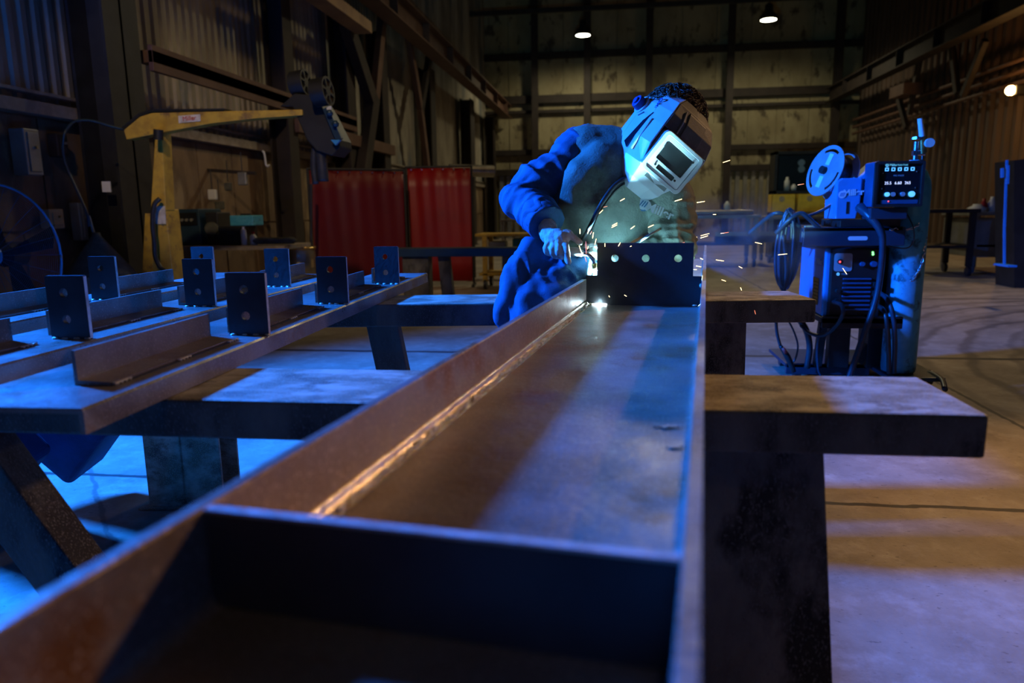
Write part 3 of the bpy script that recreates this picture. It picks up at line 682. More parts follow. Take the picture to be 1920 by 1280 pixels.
# --- gas cylinder and regulator
GC = empty('gas_cylinder', (1.80, 4.755, .11)); tag(GC, 'tall teal gas cylinder chained to the cart', 'gas cylinder')
MB().lathe([(.0, 0), (.095, .01), (.1, .03), (.1, 1.13), (.093, 1.18), (.072, 1.23), (.045, 1.265), (.032, 1.27), (.032, 1.30), (0, 1.30)], n=32).build('cylinder_body', M['teal'], GC)
vc = at(1703, 285, Y=5.16)-GC.location
zc = 1.33
g_ = lambda px, py, Yq: at(px, py, Y=Yq)-GC.location
MB().cyl((0, 0, 1.30), (0, 0, g_(1703, 266, 4.755).z), .016, n=12).bar((-.02, 0, 1.34), (.05, 0, 1.34), .03, .03).build('valve_body', M['chrome'], GC, bevel=.003)
zc_ = g_(1703, 262, 4.755).z
b = MB().cyl((0, 0, zc_), (0, 0, zc_+.014), .034, n=9, smooth=False); b.build('valve_handwheel', M['chrome'], GC)
r0_ = g_(1731, 275, 4.75)
MB().cyl((.05, 0, 1.34), r0_, .014, n=12).cyl(r0_-V(0, 0, .04), g_(1729, 256, 4.75), .016, n=12).build('regulator', M['brass'], GC)
MB().cyl(g_(1729, 256, 4.75), g_(1725, 222, 4.75), .017, .015, n=14).build('flow_tube', M['glass'], GC)
q_ = g_(1741, 268, 4.72); MB().cyl(q_, q_-V(0, .025, 0), .026, n=20).build('gauge', M['pale'], GC)
MB().tube([r0_-V(0, 0, .03), r0_-V(.0, .01, .12), r0_-V(-.01, .02, .22)], .007).build('gas_hose', M['rubber'], GC)

# --- loose cables
def cable(name, pts, r, m, lab, cat='cable', g=None, n=8):
    o = MB().tube(pts, r, n).build(name, m); return tag(o, lab, cat, g)
A = lambda x, y, Y: at(x, y, Y=Y)
cable('welding_cable', [A(1612, 388, 4.6), A(1630, 405, 4.52), A(1650, 430, 4.48), A(1655, 460, 4.48), A(1650, 520, 4.5), A(1640, 570, 4.5), A(1622, 620, 4.5), A(1605, 670, 4.5), A(1588, 720, 4.5)], [.03, .026, .022, .018, .018, .018, .018, .018, .018], M['cableblue'], 'thick blue cable drooping from the wire feeder past the louvred front')
cable('welding_cable', [A(1648, 548, 4.66), A(1663, 560, 4.55), A(1674, 590, 4.5), A(1678, 640, 4.5), A(1676, 700, 4.5)], .014, M['cableblue'], 'outer blue cable arching out of the power source socket')
cable('welding_cable', [A(1643, 572, 4.66), A(1655, 580, 4.55), A(1662, 600, 4.5), A(1666, 650, 4.5), A(1667, 700, 4.5)], .014, M['rubber'], 'inner black cable arching out of the power source socket')
cable('control_cable', [A(1562, 566, 4.66), A(1578, 572, 4.55), A(1580, 590, 4.52), A(1568, 610, 4.6), A(1545, 628, 4.7), A(1520, 625, 4.8), A(1502, 610, 4.9)], .012, M['rubber'], 'black cable looping under the cart shelf from the front socket')
cable('control_cable', [A(1500, 600, 4.9), A(1512, 620, 4.9), A(1518, 650, 4.9), A(1513, 690, 4.9)], .02, M['rubber'], 'thick black cable hanging behind the trestle end')
cable('control_cable', [A(1540, 612, 4.8), A(1533, 650, 4.8), A(1534, 690, 4.8), A(1540, 705, 4.8)], .008, M['cableblue'], 'slim blue cable hanging straight down to the cart base')
cable('control_cable', [A(1478, 600, 4.8), A(1490, 625, 4.8), A(1496, 650, 4.8), A(1490, 675, 4.8), A(1478, 682, 4.8)], .006, M['cableblue'], 'thin curling cable next to the red clamp grip')
r = empty('electrode_holder', A(1470, 660, 4.75)); tag(r, 'hanging black and red electrode clamp beside the cart base', 'clamp')
L = lambda v: Vector(v)-r.location
MB().tube([L(A(1455, 600, 4.75)), L(A(1457, 625, 4.75)), L(A(1463, 648, 4.75))], .01).build('lead', M['rubber'], r)
MB().tube([L(A(1463, 648, 4.75)), L(A(1476, 668, 4.75)), L(A(1489, 697, 4.75))], [.012, .02, .014]).build('grip', M['black'], r)
MB().tube([L(A(1468, 652, 4.73)), L(A(1474, 662, 4.73))], .012).build('red_band', M['redline'], r)
cable('control_cable', [A(1700, 400, 4.66), A(1712, 425, 4.6), A(1713, 450, 4.6), A(1700, 465, 4.62), A(1665, 462, 4.62)], .004, M['rubber'], 'thin black wire below the control box')
cable('work_lead', [A(1405, 437, 4.9), A(1430, 415, 4.8), A(1452, 400, 4.7), A(1470, 402, 4.7), A(1482, 415, 4.7), A(1500, 425, 4.7)], .012, M['cableblue'], 'blue cable arching out over the cart corner')
cable('work_lead', [A(1455, 437, 4.65), A(1480, 412, 4.6), A(1500, 400, 4.6), A(1515, 408, 4.6), A(1538, 430, 4.62)], .014, M['cableblue'], 'second blue cable arching over the cart corner')
cable('wire_conduit', [A(1515, 405, 4.72), A(1540, 395, 4.72), A(1575, 375, 4.7)], .009, M['cableblue'], 'blue conduit rising to the drive housing')
b = MB()
random.seed(3)
for i in range(12):
    c = A(1477+random.uniform(-5, 5), 468, 4.66+.017*i); R_ = .20+.05*random.random(); sx = .022+.045*random.random()
    b.tube([c+V(math.sin(a)*sx, 0, math.cos(a)*R_+.03*math.sin(a)) for a in [2*math.pi*k/14 for k in range(15)]], .0095, 7, sub=3)
tag(b.build('cable_coil', M['cableblue']), 'coil of dark blue cable hung on the near side of the cart', 'cable')
cable('hanging_cable', [A(1468, 440, 4.65), A(1474, 500, 4.65), A(1471, 545, 4.65), A(1472, 560, 4.65)], .010, M['rubber'], 'cable ends hanging straight down inside the cable coil')
cable('floor_hose', [A(1722, 702, 4.9), A(1745, 700, 4.75), A(1766, 712, 4.55), A(1772, 730, 4.4)], .016, M['rubber'], 'black hose curling on the floor behind the trestle end')
b = MB(); b.box(A(1517, 431, 4.66), (.05, .04, .05)); b.box(A(1545, 432, 4.66), (.07, .04, .03)); tag(b.build('paper_tag', M['paper']), 'crumpled pale paper tags tucked under the cart top', 'paper tag')

# ================================================================== yellow boom and its feeder
def ppoly(b, px, Yp, t, mi=0):
    """solid plate whose outline stands at distance Yp"""
    P = [at(x, y, Y=Yp) for x, y in px]; o = P[0]
    return b.prism([((p-o).x, (p-o).z) for p in P], o, (1, 0, 0), (0, 0, 1), -t, mi)
BO = empty('swing_boom', at(300, 640, Z=0)); tag(BO, 'yellow swinging boom arm on a tapered yellow column', 'boom'); bl = BO.location.copy()
def shift(o, v): o.data.transform(Matrix.Translation(-Vector(v))); return o
shift(ppoly(MB(), [(231, 243), (262, 218), (285, 211), (360, 209), (480, 207), (566, 205), (567, 216), (480, 222), (400, 231), (318, 246), (237, 262)], 6.0, .12).build('boom_arm', M['yellow'], BO, bevel=.008), bl)
shift(ppoly(MB(), [(228, 238), (260, 212), (284, 205), (420, 203), (420, 207), (285, 210), (262, 217), (231, 243)], 5.99, .14).build('arm_cap', M['black'], BO), bl)
shift(ppoly(MB(), [(291, 245), (303, 245), (310, 370), (311, 395), (282, 395), (284, 360)], 6.02, .14).build('column_head', M['yellow'], BO, bevel=.008), bl)
pz = at(300, 640, Z=0)
shift(ppoly(MB(), [(287, 392), (311, 392), (326, 530), (332, 636), (285, 636)], 6.03, .2).build('column_foot', M['yellow'], BO, bevel=.008), bl)
shift(ppoly(MB(), [(272, 400), (287, 400), (285, 530), (276, 636), (262, 636)], 6.2, .05).build('side_fin', M['yellow'], BO), bl)
shift(ppoly(MB(), [(291, 386), (309, 386), (311, 420), (291, 420)], 6.015, .003).build('instruction_sticker', M['paper'], BO), bl)
shift(ppoly(MB(), [(334, 217), (375, 214), (376, 227), (335, 231)], 5.993, .003).build('name_sticker', M['paper'], BO), bl)
text('lettering', 'Miller', .055, frame(at(355, 222, Y=5.988)-bl, (1, 0, .06), (0, 0, 1)), M['redline'], BO)
shift(MB().cyl(at(297, 243, Y=5.9), at(297, 262, Y=5.9), .04, n=14).build('pivot', M['black'], BO), bl)
b = MB(); b.tube([at(300, 372, Y=5.95), at(289, 385, Y=5.93), at(286, 420, Y=5.92), at(289, 450, Y=5.92), at(291, 480, Y=5.92), at(300, 500, Y=5.92), at(310, 508, Y=5.92)], .02)
tag(b.build('boom_cable', M['rubber']), 'black cable strapped down the front of the yellow column', 'cable')
cable('loop_hose', [A(232, 243, 6.0), A(205, 236, 5.9), A(170, 226, 5.8), A(140, 228, 5.7), A(122, 248, 5.6), A(118, 280, 5.6), A(126, 315, 5.6), A(148, 365, 5.6), A(163, 400, 5.6), A(167, 425, 5.6)], .011, M['cableblue'], 'thin dark hose looping out behind the yellow boom', 'hose')
FE = empty('boom_feeder', at(600, 230, Y=6.0)); tag(FE, 'black twin reel wire feeder on the tip of the yellow boom', 'wire feeder'); fl = FE.location.copy()
shift(ppoly(MB(), [(552, 175), (590, 178), (612, 215), (636, 262), (637, 275), (622, 292), (592, 282), (575, 262), (548, 200), (524, 200)], 6.02, .3).build('feeder_body', M['black'], FE, bevel=.01), fl)
def reel(px, py, r_, Yp, nm, m, th):
    c = at(px, py, Y=Yp)-fl; d = V(math.cos(th), -math.sin(th), .1).normalized(); xa = d.orthogonal().normalized(); ya = d.cross(xa)
    b = MB(); b.cyl(c, c-d*.11, r_*.95, n=26); b.build(nm, M['black'], FE)
    holes = [[(q*math.cos(a), q*math.sin(a)) for q, a in [(r_*.85, math.radians(60*k+8+44*i/4)) for i in range(5)]+[(r_*.35, math.radians(60*k+50-40*i/4)) for i in range(5)]] for k in range(6)]
    MB().fill(circ(0, 0, r_, 30), holes, c+d*.002, xa, ya, .012).build('reel_spokes', M['black'], FE)
    MB().cyl(c-d*.01, c-d*.0, r_*.86, n=26).build('wire_windings', m, FE)
reel(613, 171, .118, 5.95, 'wire_reel', M['copper'], .06)
reel(572, 155, .11, 6.1, 'wire_reel', M['darksteel'], .06)
shift(MB().bar(at(612, 203, Y=5.98), at(637, 262, Y=5.98), .05, .05).ball(at(618, 212, Y=5.93), .03).ball(at(629, 232, Y=5.93), .03).build('drive_rolls', M['navy'], FE), fl)
shift(ppoly(MB(), [(612, 202), (620, 198), (622, 214), (616, 216)], 5.93, .02).build('roll_cover', M['pale'], FE), fl)
shift(ppoly(MB(), [(620, 262), (638, 262), (629, 272)], 5.95, .03).build('blue_guide', M['blue'], FE), fl)
shift(MB().tube([at(600, 280, Y=6.1), at(604, 310, Y=6.1), at(606, 340, Y=6.1)], .05).tube([at(590, 275, Y=6.1), at(588, 310, Y=6.1), at(592, 345, Y=6.1)], .03).build('hanging_cables', M['rubber'], FE), fl)

# ================================================================== red welding screens
def screen(p0, p1, ztop, zbot, lab, seed, cm='red'):
    r = empty('welding_screen', p0); tag(r, lab, 'welding screen'); d = Vector(p1)-Vector(p0); d.z = 0; Ln = d.length; d.normalize(); nn = V(d.y, -d.x, 0)
    MB().cyl((0, 0, ztop+.02), d*Ln+V(0, 0, ztop+.02), .016, n=8).build('top_rail', M['black'], r)
    for t in (0, Ln):
        MB().cyl(d*t, d*t+V(0, 0, ztop+.03), .016, n=8).bar(d*t-nn*.2+V(0, 0, .02), d*t+nn*.2+V(0, 0, .02), .04, .04).build('upright', M['black'], r)
    random.seed(seed); n = 60; rings = []
    ph = [random.uniform(0, 6) for _ in range(4)]
    for k in range(7):
        z = ztop+(zbot-ztop)*k/6; fr = []
        for i in range(n+1):
            s_ = .02+(Ln-.04)*i/n
            o_ = (.007*math.sin(s_*9+ph[0])+.004*math.sin(s_*31+ph[1]+z*1.5))*(1.6-1.3*k/6)
            fr.append(d*s_+nn*o_+V(0, 0, z))
        rings.append(fr+[p+nn*.004 for p in fr[::-1]])
    MB().loft(rings).build('curtain', M[cm], r)
    b = MB(); t = .08
    while t < Ln: b.cyl(d*t+nn*-.02+V(0, 0, ztop-.02), d*t+nn*.025+V(0, 0, ztop-.02), .009, n=8); t += .16
    b.build('grommets', M['chrome'], r)
def gp(px, Yq, py=540):
    p = at(px, py, Y=Yq); p.z = 0; return p
screen(gp(590, 9.4), gp(766, 10.2), 1.70, .1, 'wide shaded red welding curtain behind the low trestle', 3, 'redshade')
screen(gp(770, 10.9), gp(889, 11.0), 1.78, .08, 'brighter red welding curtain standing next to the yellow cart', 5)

# ================================================================== things along the ribbed wall
FN = empty('drum_fan', gp(-4, 4.7)); tag(FN, 'big blue rimmed fan with wire guard at the edge of the beams', 'fan'); fo = FN.location.copy()
fc = at(-4, 478, Y=4.7)-fo; R_ = .5
rimpts = [fc+V(R_*math.cos(a), 0, R_*math.sin(a)) for a in [2*math.pi*k/48 for k in range(49)]]
MB().tube(rimpts, .008, 8, sub=1).build('fan_rim', M['blue'], FN)
b = MB()
for k in range(24):
    a = 2*math.pi*k/24; b.tube([fc+V(.08*math.cos(a), -.05, .08*math.sin(a)), fc+V(.3*math.cos(a), -.045, .3*math.sin(a)), fc+V(R_*math.cos(a), 0, R_*math.sin(a))], .002, 4, sub=2)
for q in range(4, 40):
    rr = R_*q/40; yq = -.05+.05*(q/40)**3
    b.tube([fc+V(rr*math.cos(a), yq, rr*math.sin(a)) for a in [2*math.pi*k/36 for k in range(37)]], .0013, 3, sub=1)
b.build('wire_guard', M['bluedark'], FN)
for k in range(4):
    a = math.radians(20+90*k); u_ = V(math.cos(a), 0, math.sin(a)); v_ = V(-math.sin(a), .5, math.cos(a)).normalized()
    MB().prism([(.05, -.03), (.4, -.11), (.42, .08), (.05, .04)], fc+V(0, .1, 0), u_, v_, .004).build('fan_blade', M['black'], FN)
MB().cyl(fc+V(0, .05, 0), fc+V(0, .2, 0), .09, n=20).build('motor', M['black'], FN)
MB().cyl(fc+V(0, -.06, 0), fc+V(0, -.045, 0), .08, n=20).build('guard_hub', M['blue'], FN)
MB().bar(V(fc.x, .1, fc.z-R_), V(fc.x, .1, .03), .06, .06).bar((fc.x-.3, .1, .03), (fc.x+.3, .1, .03), .06, .06).bar((fc.x, -.2, .03), (fc.x, .4, .03), .06, .06).build('stand', M['bluedark'], FN)
# hopper: drum with a cone lid and pipe
hc = gp(192, 5.7); HP = empty('dust_collector', hc); tag(HP, 'grey drum with tall cone lid between fan and yellow boom', 'dust drum')
hz_ = at(192, 515, Y=5.7).z
MB().lathe([(0, 0), (.26, 0), (.265, .02), (.265, hz_-.03), (.28, hz_), (.0, hz_)], n=30).build('drum', M['greymetal'], HP)
MB().lathe([(.275, hz_), (.27, hz_+.02), (.035, hz_+.33), (.03, hz_+.36), (0, hz_+.36)], n=30).build('cone_lid', M['rag'], HP)
MB().cyl((-.02, 0, hz_+.34), (-.05, .0, hz_+.5), .012, n=8).build('pipe_stub', M['greymetal'], HP)
def onwall(name, px, d, m, lab, cat, face=None, parts=None):
    (x0, y0), (x1, y1) = px; p = at(x0, y0, X=-5.0); q = at(x1, y1, X=-5.0)
    r = empty(name, (-5.0, (p.y+q.y)/2, (p.z+q.z)/2)); tag(r, lab, cat); w_ = abs(q.y-p.y); h = abs(p.z-q.z)
    MB().span(0, d, -w_/2, w_/2, -h/2, h/2).build('cabinet', m, r, bevel=.01)
    MB().span(d, d+.012, -w_/2+.03, w_/2-.03, -h/2+.03, h/2-.03).build('door_panel', face or m, r, bevel=.004)
    MB().bar((d+.02, 0, h*.1), (d+.02, w_*.12, h*.1), .03, .02).build('handle', M['tin'], r); return r
onwall('electrical_cabinet', ((14, 240), (56, 330)), .14, M['greymetal'], 'grey electrical cabinet on the wall above the fan', 'cabinet')
onwall('electrical_cabinet', ((86, 250), (112, 296)), .1, M['darksteel'], 'small brown switch box beside the grey cabinet', 'cabinet')
onwall('electrical_cabinet', ((128, 380), (150, 450)), .1, M['greymetal'], 'narrow box low on the wall beside the grey drum', 'cabinet')
onwall('electrical_cabinet', ((72, 392), (104, 428)), .1, M['tan'], 'tan box seen through the fan guard', 'cabinet')
o = ppoly(MB(), [(190, 340), (206, 340), (208, 360), (192, 360)], 6.4, .01).build('wall_notice', M['white']); tag(o, 'small pale notice on the black column', 'notice')
# bench with machines
bx0, bx1 = at(322, 455, Y=8).x, at(540, 460, Y=8).x; bz = at(450, 460, Y=8).z
BN = empty('work_bench', (bx0, 7.9, 0)); tag(BN, 'cluttered steel bench against the ribbed wall', 'bench'); Lb = bx1-bx0
MB().span(0, Lb, 0, .75, bz-.05, bz).build('bench_top', M['bench'], BN, bevel=.004)
MB().span(.05, Lb-.05, .1, .7, .25, .28).build('bench_shelf', M['darksteel'], BN)
for x in (.05, Lb-.05):
    for y in (.06, .69): MB().span(x-.03, x+.03, y-.03, y+.03, 0, bz-.05).build('leg', M['darksteel'], BN)
def onbench(name, px, Yq, dep, m, lab, cat, z=None):
    (x0, y0), (x1, y1) = px; p = at(x0, y0, Y=Yq); q = at(x1, y1, Y=Yq); zb = bz if z is None else z
    r = empty(name, ((p.x+q.x)/2, Yq, zb)); tag(r, lab, cat); w_ = q.x-p.x; h = p.z-zb
    MB().span(-w_/2, w_/2, 0, dep, .0, h).build('casing', m, r, bevel=.01); return r, w_, h
r, w_, h = onbench('old_welding_machine', ((328, 392), (378, 456)), 8.05, .5, M['navy'], 'dark blue welding machine on the bench beside the green cylinder', 'welding machine')
MB().span(-w_/2+.03, w_/2-.03, -.01, 0, h*.55, h*.9).build('front_panel', M['screen'], r)
for x in (-.06, .0, .06): MB().cyl((x, -.01, h*.7), (x, -.03, h*.7), .018, n=12).build('dial', M['greymetal'], r)
r, w_, h = onbench('small_feeder', ((384, 398), (412, 456)), 8.1, .3, M['black'], 'black wire feeder box next to the dark blue machine', 'machine'); MB().cyl((0, -.03, h*.5), (0, 0, h*.5), .08, n=18).build('reel', M['rag'], r)
r, w_, h = onbench('black_case', ((408, 424), (462, 456)), 8.0, .3, M['black'], 'low black case under the teal toolbox', 'case'); MB().span(-.05, .05, -.02, 0, h*.6, h*.75).build('handle', M['rubber'], r); zt_ = bz+h
r, w_, h = onbench('teal_toolbox', ((430, 404), (475, 420)), 8.02, .26, M['tealbox'] if 'tealbox' in M else M['teal'], 'teal toolbox lying on top of the black case', 'toolbox', zt_+.002); MB().span(-.06, .06, .1, .13, h, h+.02).build('handle', M['black'], r)
r = empty('spray_can', (at(457, 452, Y=7.97).x, 7.98, bz)); tag(r, 'white spray can standing on the bench edge', 'spray can')
MB().lathe([(.0, 0), (.032, 0), (.033, .17), (.018, .19), (0, .19)]).build('can', M['pale'], r); MB().cyl((0, 0, .19), (0, 0, .215), .012, n=10).build('nozzle_cap', M['white'], r)
r = empty('spray_bottle', (at(474, 452, Y=8.0).x, 8.02, bz)); tag(r, 'small white bottle beside the spray can', 'bottle')
MB().lathe([(.0, 0), (.04, 0), (.04, .1), (.015, .13), (0, .13)]).build('bottle_body', M['pale'], r); MB().cyl((0, 0, .13), (0, 0, .155), .017, n=10).build('cap', M['red'], r)
b = MB(); random.seed(12)
for i in range(7):
    c = at(486+i*9, 448-random.random()*8, Y=8.05); c.z = bz+.05; b.ball(c, .085, (1.3, 1, .55), 10)
tag(b.build('rag_pile', M['rag']), 'heap of dark rags at the end of the bench', 'rags')
# wall tools and hooks
for i, (px, m, lab) in enumerate((((352, 345), 'tan', 'tan tool holder hanging by the yellow column'), ((398, 365), 'pale', 'white gadget hanging on a strap above the bench'),
                                  ((428, 350), 'rag', 'dark coil hanging above the toolbox'), ((455, 335), 'greymetal', 'round pale gauge hanging above the toolbox'),
                                  ((372, 375), 'tan', 'brown leather pouch hanging over the dark blue machine'), ((412, 385), 'rag', 'grey cloth hanging above the black feeder'))):
    p = at(*px, Y=8.75); r = empty('hanging_tool', p); tag(r, lab, 'tool')
    MB().box((0, 0, 0), (.09+.03*(i % 2), .05, .16-.03*(i % 3)), None).build('tool_body', M[m], r, bevel=.015)
    MB().cyl((0, 0, .06), (0, .0, .32), .006, n=6).build('strap', M['rubber'], r)
tag(MB().bar(at(330, 315, Y=8.78), at(480, 325, Y=8.78), .05, .04).build('tool_rail', M['darksteel']), 'dark rail carrying the hanging tools', 'rail')
p = at(492, 283, Y=9.0); tag(MB().tube([p+V(.0, 0, 0), p+V(.02, 0, -.02), p+V(.03, 0, -.1), p+V(.035, 0, -.17), p+V(.06, 0, -.19), p+V(.08, 0, -.17)], .012).build('wall_hook', M['pale']), 'pale bent hook hanging on the wall', 'hook')
GN = empty('gas_cylinder', gp(317, 7.4)); tag(GN, 'slim dark green gas cylinder behind the yellow column', 'gas cylinder')
MB().lathe([(0, 0), (.1, 0), (.1, .98), (.07, 1.08), (.03, 1.12), (.03, 1.16), (0, 1.16)], n=24).build('cylinder_body', M['green'], GN); MB().cyl((0, 0, 1.16), (0, 0, 1.24), .03, n=10).build('valve', M['teal'], GN)
r = empty('steel_barrel', gp(566, 8.6)); tag(r, 'dull tin barrel between bench and red curtain', 'barrel'); hb = at(566, 464, Y=8.6).z
MB().lathe([(0, 0), (.19, 0), (.19, hb*.33), (.195, hb*.34), (.19, hb*.35), (.19, hb*.66), (.195, hb*.67), (.19, hb*.68), (.19, hb), (.195, hb+.01), (.18, hb-.01), (0, hb-.01)], n=32).build('barrel_body', M['tin'], r)
MB().lathe([(.188, hb+.008), (.2, hb+.012), (.2, hb-.02), (.188, hb-.02)], n=32, cap=False).build('rim_ring', M['brass'], r)
tag(MB().cyl(gp(582, 8.9)+V(0, 0, 0), at(583, 345, Y=8.9), .02, n=8).build('standing_pipe', M['rubber']), 'dark pole standing beside the red curtain edge', 'pole')
# duct section
DU = empty('duct_section', at(880, 318, Y=12.2)); tag(DU, 'shiny silver duct section above the bright red curtain', 'duct'); 
MB().cyl((-.34, 0, 0), (.36, .3, -.02), .1, n=28).build('duct_tube', M['tin'], DU)
MB().bar((0, .2, .0), (-.0, .2, -DU.location.z), .06, .06).build('duct_post', M['darksteel'], DU)
# yellow cart by the curtain
YC = empty('yellow_cart', gp(905, 10.5)); tag(YC, 'bright yellow open cart frame behind the welder\'s elbow', 'cart'); yo = YC.location
zt1 = at(940, 438, Y=10.5).z; zt2 = at(920, 525, Y=10.5).z
MB().span(-.1, 1.0, 0, .6, zt1-.04, zt1).build('top_frame', M['yellow'], YC, bevel=.01)
for x in (.04, .95):
    for y in (.03, .57): MB().span(x-.035, x+.035, y-.03, y+.03, .12, zt1-.04).build('post', M['yellow'], YC)
MB().span(-.05, 1.0, 0, .6, .2, .24).build('bottom_frame', M['yellow'], YC, bevel=.01)
MB().span(0, .95, .05, .55, .5, .53).build('middle_shelf', M['greymetal'], YC)
for x in (.04, .95):
    for y in (.03, .57): MB().cyl((x-.02, y, .075), (x+.02, y, .075), .075, n=16).build('castor', M['rubber'], YC)
for (x, h, m, lab) in ((.2, .16, 'greymetal', 'grey box on the middle shelf of the yellow cart'), (.55, .2, 'green', 'green box on the middle shelf of the yellow cart')):
    o = MB().span(x-.12, x+.12, .15, .45, 0, h).build('storage_box', M[m], bevel=.01); o.location = yo+V(0, 0, .531); tag(o, lab, 'box')
r = empty('metal_stool', gp(968, 12.3)); zz = at(968, 413, Y=12.3).z; tag(r, 'dark stool top beyond the yellow cart', 'stool')
MB().box((0, 0, zz), (.5, .4, .03)).build('stool_top', M['greymetal'], r)
for x in (-.2, .2):
    for y in (-.15, .15): MB().span(x-.015, x+.015, y-.015, y+.015, 0, zz).build('leg', M['greymetal'], r)

# ================================================================== far side: tables, bins, cabinet
def table(name, lab, x0, x1, y, dep, z, m, casters=True, shelf=True, slats=False):
    r = empty(name, (x0, y, 0)); tag(r, lab, 'table'); Lx = x1-x0
    MB().span(0, Lx, 0, dep, z-.06, z).build('table_top', m, r, bevel=.008)
    if shelf: MB().span(.04, Lx-.04, .05, dep-.05, z*.42, z*.42+.04).build('shelf', M['darksteel'], r)
    for x in (.08, Lx-.08):
        for yy_ in (.08, dep-.08):
            MB().span(x-.04, x+.04, yy_-.04, yy_+.04, .15 if casters else 0, z-.06).build('leg', m, r)
            if casters: MB().cyl((x-.025, yy_, .075), (x+.025, yy_, .075), .075, n=14).build('castor', M['rubber'], r)
    return r
xa = lambda px, Yq, py=450: at(px, py, Y=Yq).x
za = lambda py, Yq, px=1400: at(px, py, Y=Yq).z
zA = za(403, 14.5)
TA = table('rolling_table', 'long dark rolling table beyond the smoke with pipes lying on it', xa(1285, 14.5), xa(1425, 14.5), 14.5, 1.0, zA, M['greymetal'])
tag(table('rolling_table', 'second dark table partly hidden behind the blue cart', xa(1438, 15.5), xa(1565, 15.5), 15.5, 1.0, za(405, 15.5, 1500), M['greymetal']), None)
for i, (px, y_, r_, lab) in enumerate(((1300, 14.7, .05, 'grey pipe lying on the rolling table, nearest its front edge'), (1310, 14.95, .045, 'middle grey pipe lying on the rolling table'), (1296, 15.2, .05, 'grey pipe lying along the rear of the rolling table'))):
    tag(MB().cyl((xa(px, y_), y_, zA+r_), (xa(px+100, y_), y_, zA+r_), r_, n=14).build('steel_pipe', M['tin']), lab, 'pipe')
tag(MB().lathe([(0, 0), (.06, 0), (.06, .2), (.02, .26), (0, .27)]).build('bottle', M['pale']), 'pale bottle standing on the rolling table', 'bottle').location = (xa(1361, 14.8), 14.82, zA)
tag(MB().span(0, 1.9, 0, .12, 0, .12).span(0, 1.9, 0, .02, -.01, .2).build('steel_bar_bundle', M['tin']), 'bundle of steel bars on the lower table shelf', 'steel bars').location = (xa(1345, 14.4), 14.7, zA*.42+.05)
# dark cabinet with things, yellow bins
yc_ = 17.0; cx_, cx2 = xa(1452, yc_, 330), xa(1565, yc_, 330); zc0, zc1 = za(357, yc_, 1500), za(283, yc_, 1500)
CB = empty('machine_cabinet', (cx_, yc_, 0)); tag(CB, 'black open fronted cabinet behind the wire spool', 'cabinet')
MB().span(0, cx2-cx_, .5, .55, 0, zc1).span(0, .06, 0, .55, 0, zc1).span(cx2-cx_-.06, cx2-cx_, 0, .55, 0, zc1).span(0, cx2-cx_, 0, .55, zc1-.06, zc1).build('cabinet_frame', M['black'], CB)
MB().span(0, cx2-cx_, 0, .5, zc0-.06, zc0).build('shelf', M['black'], CB)
MB().span(0, cx2-cx_, -.1, .5, za(398, yc_, 1500)-.06, za(398, yc_, 1500)).build('lower_shelf', M['greymetal'], CB)
for px, h, m, lab in ((1473, .3, 'pale', 'pale bottle on the shelf of the black cabinet'), (1486, .14, 'pale', 'small pale jar on the shelf of the black cabinet')):
    o = MB().lathe([(0, 0), (.06, 0), (.06, h*.7), (.03, h*.85), (.03, h), (0, h)]).build('bottle', M[m]); o.location = (xa(px, yc_), yc_+.15, zc0); tag(o, lab, 'bottle')
for py, lab in ((305, 'upper round pale gauge in the black cabinet'), (317, 'lower round pale gauge in the black cabinet')):
    o = MB().cyl((0, 0, 0), (0, -.04, 0), .075, n=18).build('round_gauge', M['pale']); o.location = at(1502, py, Y=yc_+.5); tag(o, lab, 'gauge')
zb_ = za(398, yc_, 1500)
for p_, q_, lab in ((1446, 1491, 'yellow storage bin under the black cabinet, beside the welder'), (1494, 1549, 'yellow storage bin directly below the wire spool')):
    x0, x1 = xa(p_, yc_-.05, 380), xa(q_, yc_-.05, 380); r = empty('storage_bin', (x0, yc_-.08, zb_)); tag(r, lab, 'bin', 'yellow bins')
    hh = za(362, yc_, 1500)-zb_-.02
    b = MB(); b.span(0, x1-x0, 0, .4, 0, .02); b.span(0, .02, 0, .4, 0, hh); b.span(x1-x0-.02, x1-x0, 0, .4, 0, hh); b.span(0, x1-x0, 0, .02, 0, hh); b.span(0, x1-x0, .38, .4, 0, hh); b.build('bin_body', M['binyellow'], r, bevel=.006)
    MB().cyl((.42*(x1-x0), -.005, hh*.75), (.42*(x1-x0), .0, hh*.75), .06, n=18).build('round_mark', M['tan'], r)
# white ladder-like panel by the end wall door
tag(MB().span(0, 2.0, 0, .08, 0, 4.3).build('roll_door', M['wallback']), 'cream sliding door leaf on the end wall', 'door').location = (4.9-2.6, 29.6, 0)
